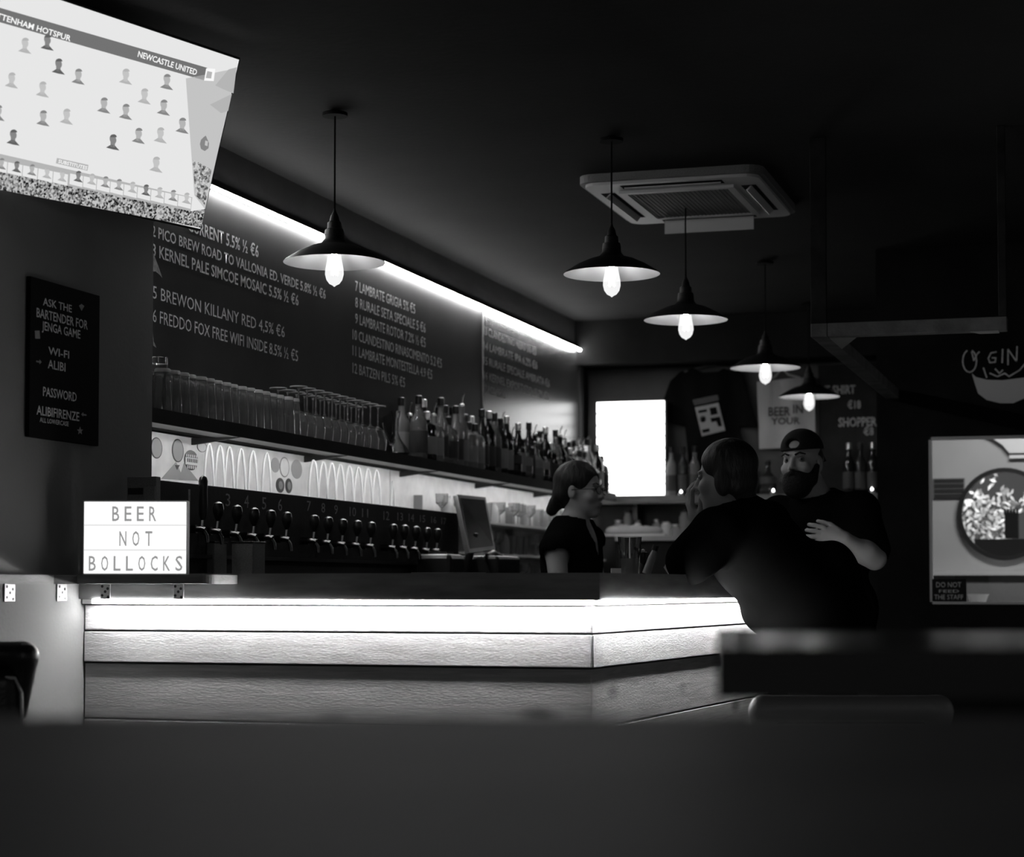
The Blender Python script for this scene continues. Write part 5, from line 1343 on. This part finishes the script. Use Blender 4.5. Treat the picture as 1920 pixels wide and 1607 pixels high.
MB().lathe([(0.001, 0), (0.036, 0), (0.036, 0.0022), (0.001, 0.0022)], (x5, y5, zt), 24).build('coaster_disc', M['paper'], t)
x6, y6 = on_counter(1251, 6.78)
t = thing('table_card', (x6, y6, zt), 'white slanted table card beside the leaning customer', 'card')
A6 = Vector((x6, y6, zt + 0.003)); P_ = [A6 + CR * (-0.004), A6 + CR * 0.014, A6 + CR * 0.0 + EZ * 0.036 - CR * 0.004, A6 + CR * (-0.018) + EZ * 0.036]
MB().slab([A6 + CR * 0.004, A6 + CR * 0.012 + EZ * 0.012, A6 + CR * -0.004 + EZ * 0.038, A6 + CR * -0.012 + EZ * 0.024], CF, 0.002).build('card', M['paper'], t)

# ================================================================== BACK WALL
# shelf with bottles, menu box and hanging shirt
bsh = thing('back_shelf', (-2.2, YK, zs_back), 'long grey shelf on the back wall under the tall letterbox', 'shelf')
MB().box((XC + 0.06, YK - 0.22, zs_back - 0.05), (XR - 0.01, YK - 0.001, zs_back - 0.001), bevel=0.002).build('shelf_board', M['shelf_wood'], bsh)
for x in (-2.9, -2.2, -1.5): MB().box((x, YK - 0.18, zs_back - 0.16), (x + 0.03, YK - 0.001, zs_back - 0.051)).build('shelf_bracket', M['dark_plastic'], bsh)
zl = at(1200, 1005, Y=YK - 0.3).z
lsh = thing('prep_shelf', (-2.2, YK, zl), 'lower pale work shelf crowded with jars behind the beer cup', 'shelf')
MB().box((XC + 0.25, YK - 0.32, zl - 0.03), (XR - 0.01, YK - 0.001, zl)).build('shelf_board', M['plate'], lsh)
MB().box((XC + 0.25, YK - 0.30, 0.0), (XR - 0.01, YK - 0.02, zl - 0.031)).build('cabinet', M['dark_wood'], lsh)
for px, kd, gi, lab in ((1259, 'tall slim', 3, 'pale bottle beside the tall letterbox'), (1281, 'tall slim', 2, 'smoky bottle second from the tall letterbox'), (1303, 'tall slim', 0, 'clear slim bottle next to the customer\'s hair'), (1440, 'squat', 2, 'smoky squat bottle on the back shelf left of the capped man'),
                        (1592, 'tall slim', 1, 'dark slim bottle on the back shelf right of the capped man'), (1614, 'tall slim', 2, 'smoky slim bottle near the right end of the back shelf'), (1637, 'tall slim', 1, 'dark slim bottle at the right end of the back shelf')):
    p = at(px, 930, Y=YK - 0.12); bottle(kd, gi, 1, False, (p.x, YK - 0.12, zs_back + 0.0005), lab, 'bottles on the back wall shelf')
jr = random.Random(8)
for i, px in enumerate((1160, 1178, 1196, 1215, 1232, 1250, 1268, 1284)):
    p = at(px, 1000, Y=YK - 0.15); h = jr.choice((0.06, 0.09, 0.12, 0.15)); r = jr.choice((0.03, 0.036, 0.026))
    t = thing('storage_jar', (p.x, YK - 0.15, zl), '%s storage jar from the left on the lower work shelf' % ORD[i], 'jar', 'jars on the lower work shelf')
    MB().lathe([(0.001, 0), (r, 0), (r, h * 0.8), (r * 0.7, h * 0.9), (r * 0.7, h)], (p.x, YK - 0.15, zl + 0.0008), 14).build('jar_body', (M['plate'], M['grey_plastic'], M['white_plastic'])[i % 3], t)
    MB().lathe([(r * 0.75, h), (r * 0.78, h + 0.001), (r * 0.78, h + 0.014), (0.001, h + 0.016)], (p.x, YK - 0.15, zl + 0.001), 14).build('jar_lid', (M['steel'], M['dark_plastic'])[i % 2], t)
# tray with crumpled cloth
p = at(1175, 1000, Y=YK - 0.28)
t = thing('serving_tray', (p.x, YK - 0.28, zl), 'pale tray with rounded loaves at the left of the lower work shelf', 'tray')
F_ = Field((p.x - 0.3, YK - 0.36, zl - 0.02), (p.x + 0.3, YK - 0.18, zl + 0.15), 0.008)
for dx, r in ((-0.09, 0.035), (-0.02, 0.045), (0.05, 0.04), (0.12, 0.035), (0.18, 0.03)): F_.ell((p.x + dx, YK - 0.27, zl + 0.03), (0.05, 0.03, r), None, 0.02)
F_.cut((0, 0, zl + 0.012), (0, 0, -1)); F_.mesh('loaves', M['plate'], t)['kind'] = 'stuff'
MB().box((p.x - 0.16, YK - 0.315, zl + 0.0008), (p.x + 0.25, YK - 0.225, zl + 0.0115), bevel=0.003).build('tray_base', M['white_plastic'], t)
# bright little tea lights
for px, py, lab in ((1277, 927, 'bright little light on the back shelf right of the tall letterbox'), (1635, 932, 'bright little light at the right end of the back shelf'), (1450, 930, 'small lit glass on the back shelf left of the capped man')):
    q = at(px, py, Y=YK - 0.2); t = thing('tea_light', (q.x, YK - 0.2, zs_back), lab, 'light')
    MB().lathe([(0.001, 0), (0.018, 0), (0.018, 0.012), (0.001, 0.012)], (q.x, YK - 0.2, zs_back + 0.0005), 14).build('holder', M['steel'], t)
    MB().lathe([(0.001, 0), (0.007, 0.003), (0.008, 0.01), (0.001, 0.022)], (q.x, YK - 0.2, zs_back + 0.0128), 10).build('flame', emit('flame_%d' % px, 6.0), t)
# black t-shirt on a hanger
YT = YK - 0.035
def by(a, b, y=YT): return at(a, b, Y=y)
def cloth_panel(outline, y, thick, m, name, par, wav=0.012, seed=1):
    """a garment: the outline filled with a grid-like mesh that sags in folds"""
    from mathutils.geometry import tessellate_polygon
    bm = bmesh.new(); vs = [bm.verts.new(at(a, b, Y=y)) for a, b in outline]; bm.faces.new(vs)
    bmesh.ops.triangulate(bm, faces=bm.faces[:]); 
    for _ in range(4):
        bmesh.ops.subdivide_edges(bm, edges=[e for e in bm.edges if e.calc_length() > 0.05], cuts=1)
        bmesh.ops.triangulate(bm, faces=bm.faces[:])
    for v in bm.verts: v.co.y += wav * (math.sin(v.co.x * 38 + seed + math.sin(v.co.z * 5) * 1.4) * 0.6 + math.sin(v.co.x * 17 + seed * 2) * 0.4) - wav
    r = bmesh.ops.extrude_face_region(bm, geom=bm.faces[:])
    for e in r['geom']:
        if isinstance(e, bmesh.types.BMVert): e.co.y += thick
    mb = MB(); mb.bm.free(); mb.bm = bm; mb.smooth = True
    return mb.build(name, m, par)
ts = thing('hanging_t_shirt', (at(1340, 700, Y=YT).x, YT, 1.9), 'large black t-shirt with a tilted white print hanging above the customer', 't-shirt')
cloth_panel([(1275, 697), (1300, 690), (1318, 699), (1345, 700), (1362, 688), (1388, 696), (1410, 760), (1420, 800), (1385, 800), (1392, 830), (1428, 926), (1298, 926), (1290, 850), (1284, 800), (1248, 790), (1244, 752), (1258, 715)], YT, 0.02, M['tee'], 'shirt_cloth', ts, 0.015)
yp = YT - 0.04
def flat(outline, y, m, name, par, t=0.001):
    return MB().slab([at(a, b, Y=y) for a, b in outline], (0, -1, 0), t).build(name, m, par, smooth=False)
pr = flat([(1303, 764), (1347, 755), (1360, 807), (1316, 818)], yp, M['plate'], 'print', ts)
flat([(1298, 750), (1345, 740), (1348, 751), (1302, 761)], yp, M['dark_plastic'], 'print_band', ts)
pc = at(1318, 786, Y=yp - 0.0012)
rg = MB(); ring_y(rg, pc, 0.016, 0.020, yp - 0.003, yp - 0.0012, 20); rg.build('print_ring', M['tee'], ts)
for k, ol in enumerate((((1309, 770), (1325, 767), (1326, 772), (1310, 775)), ((1330, 765), (1343, 763), (1346, 776), (1333, 779)), ((1332, 784), (1350, 781), (1354, 799), (1347, 800), (1343, 790), (1334, 792)), ((1316, 806), (1330, 803), (1331, 809), (1318, 812)), ((1314, 783), (1322, 781), (1322, 790), (1315, 791)))):
    flat(ol, yp - 0.0012, M['tee'], 'print_mark', ts)
MB().tube([by(1283, 697, YT - 0.01), by(1330, 684, YT - 0.01), by(1380, 694, YT - 0.01)], 0.006, 8).build('hanger', M['timber'], ts)
# white shopper bag
tb = thing('canvas_shopper', (at(1475, 760, Y=YT).x, YT, 1.9), 'white canvas shopper with dark lettering pinned to the back wall', 'bag')
cloth_panel([(1419, 716), (1526, 706), (1530, 838), (1424, 842)], YT, 0.012, M['canvas'], 'bag_cloth', tb, 0.012, 3)
MB().tube([by(1440, 716), by(1455, 705), by(1466, 690), by(1478, 702), by(1500, 708)], 0.008, 8).build('handle', M['canvas'], tb)
YP = YT - 0.034
for s_, x0, yb_, x1, h in (('BEER', 1441, 780, 1482, 17), ('IN', 1487, 775, 1506, 17), ('YOUR', 1446, 796, 1500, 13)):
    p = at(x0, yb_, Y=YP); q = at(x1, yb_, Y=YP); tpp = at(x0, yb_ - h, Y=YP)
    text_mesh(s_, (p.x, YP, p.z), EX, EZ, q.x - p.x, tpp.z - p.z, M['dark_plastic'], parent=tb, bold=0.02)
# chalk prices on the back wall
pw = thing('price_lettering', (at(1590, 760, Y=YK).x, YK, 2.0), 'chalk price lettering for shirts and shoppers on the back wall', 'chalk lettering')
MB().box((at(1535, 800, Y=YK - .005).x, YK - 0.006, zs_back + 0.0), (XR - 0.005, YK - 0.0005, 2.5)).build('chalk_panel', M['chalk_wall'], pw)
YY = YK - 0.0062
for s_, x0, yb_, x1, h in (('T-SHIRT', 1546, 739, 1604, 16), ('€18', 1589, 766, 1614, 15), ('SHOPPER', 1572, 800, 1644, 17), ('€8', 1619, 816, 1638, 15)):
    p = at(x0, yb_, Y=YY); q = at(x1, yb_, Y=YY); tpp = at(x0, yb_ - h, Y=YY)
    text_mesh(s_, (p.x, YY, p.z), EX, EZ, q.x - p.x, tpp.z - p.z, M['chalk_dim'], parent=pw, bold=0.03)

# ================================================================== HANGING TIMBER FRAME
zf = 2.05
c0 = at(1520, 632, Z=zf)
tf = thing('hanging_timber_frame', (c0.x, c0.y, zf), 'dim timber frame hanging from the ceiling at the upper right', 'timber frame')
w_ = 0.062
MB().box((c0.x, c0.y, zf), (c0.x + w_, 9.88, zf + 0.05), bevel=0.003).build('rail', M['timber'], tf)
xe = at(1888, 612, Y=c0.y).x
MB().box((c0.x + w_ + 0.001, c0.y, zf), (xe, c0.y + w_, zf + 0.05), bevel=0.003).build('rail', M['timber'], tf)
MB().box((c0.x, c0.y, zf + 0.051), (c0.x + 0.06, c0.y + 0.02, ZC - 0.001), bevel=0.003).build('post', M['shaded_timber'], tf)
MB().box((xe - 0.03, c0.y, zf + 0.051), (xe, c0.y + 0.03, ZC - 0.001), bevel=0.003).build('post', M['shaded_timber'], tf)
MB().prism([(c0.x + w_, c0.y + w_), (c0.x + w_ + 0.10, c0.y + w_), (c0.x + w_, c0.y + w_ + 0.35)], zf + 0.0, zf + 0.02).build('gusset', M['plate'], tf)
MB().prism([(xe - 0.13, c0.y - 0.001), (xe - 0.03, c0.y - 0.001), (xe - 0.03, c0.y + w_), (xe - 0.10, c0.y + w_)], zf - 0.004, zf - 0.0005).build('gusset', M['plate'], tf)

# ================================================================== GIN DRAWING ON THE RIGHT WALL
gd = thing('gin_wall_drawing', (at(1880, 700, Y=YR).x, YR, 2.0), 'chalk drawing of a bowl and the word GIN on the dark right wall', 'wall drawing')
YG = YR - 0.001
bowl = [(1822, 700), (1830, 707), (1850, 712), (1880, 713), (1920, 708), (1948, 698), (1942, 722), (1925, 745), (1900, 756), (1875, 756), (1850, 750), (1834, 738), (1828, 720)]
flat(bowl, YG, M['paper'], 'bowl_shape', gd)
def stroke(pts, name='chalk_stroke', r=0.0035):
    mb = MB(); P_ = [at(a, b, Y=YG) for a, b in pts]
    for a, b in zip(P_[:-1], P_[1:]):
        d = (b - a).normalized(); n__ = Vector((-d.z, 0, d.x)); mb.slab([a - n__ * r - d * r * 0.5, b - n__ * r + d * r * 0.5, b + n__ * r + d * r * 0.5, a + n__ * r - d * r * 0.5], (0, -1, 0), 0.0008)
    o = mb.build(name, M['chalk'], gd, smooth=False); o['kind'] = 'stuff'
stroke([(1818 + 13 * math.cos(a), 677 + 21 * math.sin(a)) for a in [k * PI / 8 for k in range(-3, 12)]]); stroke([(1822, 660), (1826, 676), (1832, 664), (1836, 660)])
stroke([(1868, 660), (1858, 662), (1853, 672), (1856, 680), (1866, 679), (1867, 671), (1860, 671)]); stroke([(1880, 655), (1879, 680)]); stroke([(1890, 684), (1890, 655), (1906, 678), (1907, 650)])
stroke([(1844, 690), (1850, 708)]); stroke([(1856, 700), (1870, 706), (1884, 700), (1892, 706)]); stroke([(1892, 706), (1912, 694), (1922, 682)]); stroke([(1866, 692), (1874, 700), (1880, 694)])

# ================================================================== NEAR TABLES
nt_ = thing('near_table', (-0.1, 1.0, 0), 'dark blurred tabletop filling the bottom foreground', 'table')
zt1 = 1.03
def tquad(px_a, px_b, y_far, d_near, z):
    """table edge line across the picture at the depth where height z shows at y_far"""
    D_ = (CAM_Z - z) * F_PX / (y_far - 1100.0)
    return D_
D1 = (CAM_Z - zt1) * F_PX / (1343 - 1100.0)
def cp_(r, f): q = CR * r + CF * f; return (q.x, q.y)
MB().prism([cp_(-0.75, 0.28), cp_(0.85, 0.28), cp_(0.85, D1 + 0.02), cp_(-0.75, D1 - 0.0)], zt1 - 0.045, zt1).build('tabletop', M['table'], nt_)
for r, f in ((-0.6, 0.45), (0.7, 0.45), (-0.6, D1 - 0.15), (0.7, D1 - 0.15)):
    q = CR * r + CF * f; MB().box((q.x - 0.03, q.y - 0.03, 0.0), (q.x + 0.03, q.y + 0.03, zt1 - 0.046)).build('leg', M['black_metal'], nt_)
zt2_ = 1.06; Dn = 1.92; Df = (CAM_Z - zt2_) * F_PX / (1182 - 1100.0)
ht = thing('high_table', (float((CR * 1.0 + CF * 2.2).x), float((CR * 1.0 + CF * 2.2).y), 0), 'blurred dark high table with a thick edge at the right', 'table')
r0_ = (1340 - 960) / F_PX
ra_ = 0.012
MB().prism([cp_(r0_ * Dn + 0.002, Dn), cp_(1.5, Dn - 0.02), cp_(1.5, Df), cp_(r0_ * Df + 0.004, Df)], zt2_ - 0.048, zt2_).build('tabletop', M['table_gloss'], ht)
for r, f in ((0.95, 2.3),):
    q = CR * r + CF * f; MB().lathe([(0.22, 0), (0.22, 0.015), (0.04, 0.04), (0.035, zt2_ - 0.06), (0.12, zt2_ - 0.049)], (q.x, q.y, 0.0), 24).build('pedestal', M['black_metal'], ht)

# ================================================================== LEATHER SEATS
def seat(name, c, rdir, width, top, label, lm=None):
    """a padded chair back seen from behind / in front: roll at the top, piping and a lower cushion; c = ground point, rdir = direction along the back"""
    lm = lm or M['leather']
    t = thing(name, (c.x, c.y, 0), label, 'chair'); r = rdir; f = Vector((-r.y, r.x, 0)); w = width / 2
    top_c = Vector((c.x, c.y, top))
    F_ = Field(NV(top_c) - NV((w + 0.15, w + 0.15, 0.6)), NV(top_c) + NV((w + 0.15, w + 0.15, 0.08)), 0.008)
    a, b = NV(top_c - r * (w - 0.05) - EZ * 0.03), NV(top_c + r * (w - 0.05) - EZ * 0.03)
    F_.cap(a, b, 0.032, 0.032, 0.02)
    for s in (-1, 1): F_.cap(NV(top_c + r * s * (w - 0.045) - EZ * 0.04), NV(top_c + r * s * (w - 0.055) - EZ * 0.17), 0.032, 0.018, 0.02)
    F_.mesh('backrest_roll', lm, t)
    F_ = Field(NV(top_c) - NV((w + 0.15, w + 0.15, 0.6)), NV(top_c) + NV((w + 0.15, w + 0.15, 0.05)), 0.009)
    for k in range(9): F_.cap(NV(top_c + r * (-w + 0.08 + (2 * w - 0.16) * k / 8) - EZ * 0.10), NV(top_c + r * (-w + 0.08 + (2 * w - 0.16) * k / 8) - EZ * 0.34), 0.03, 0.03, 0.04)
    F_.mesh('backrest_cushion', lm, t)
    MB().tube([top_c + r * (-w + 0.06) - EZ * 0.085 - f * 0.03, top_c - EZ * 0.075 - f * 0.034, top_c + r * (w - 0.06) - EZ * 0.085 - f * 0.03, top_c + r * (w - 0.045) - EZ * 0.12 - f * 0.026, top_c + r * (w - 0.045) - EZ * 0.2 - f * 0.02], 0.004, 6).build('piping', M['piping'], t)
    MB().obox(top_c - EZ * 0.43 + f * 0.2, r, f, EZ, w - 0.02, 0.22, 0.05, bevel=0.03).build('seat', M['leather'], t)
    for sr in (-1, 1):
        for sf in (0.02, 0.38):
            q = top_c + r * sr * (w - 0.06) + f * sf; MB().tube([Vector((q.x, q.y, 0.0)), Vector((q.x, q.y, top - 0.47))], 0.014, 8, 0.018).build('leg', M['black_metal'], t)
    return t
q = at(70, 1205, D=4.75)
seat('leather_chair', Vector((q.x, q.y, 0)) - CR * 0.165, CR, 0.36, at(40, 1204, D=4.75).z, 'black padded bar chair with rolled back at the far left edge')
q = at(1395, 1310, D=5.0)
cc = Vector((q.x, q.y, 0)) + CR * 0.27
seat('leather_chair', cc, -CR, 0.54, at(1400, 1306, D=5.0).z, 'padded chair glimpsed under the high table, its leather lightened', M['leather_lit'])
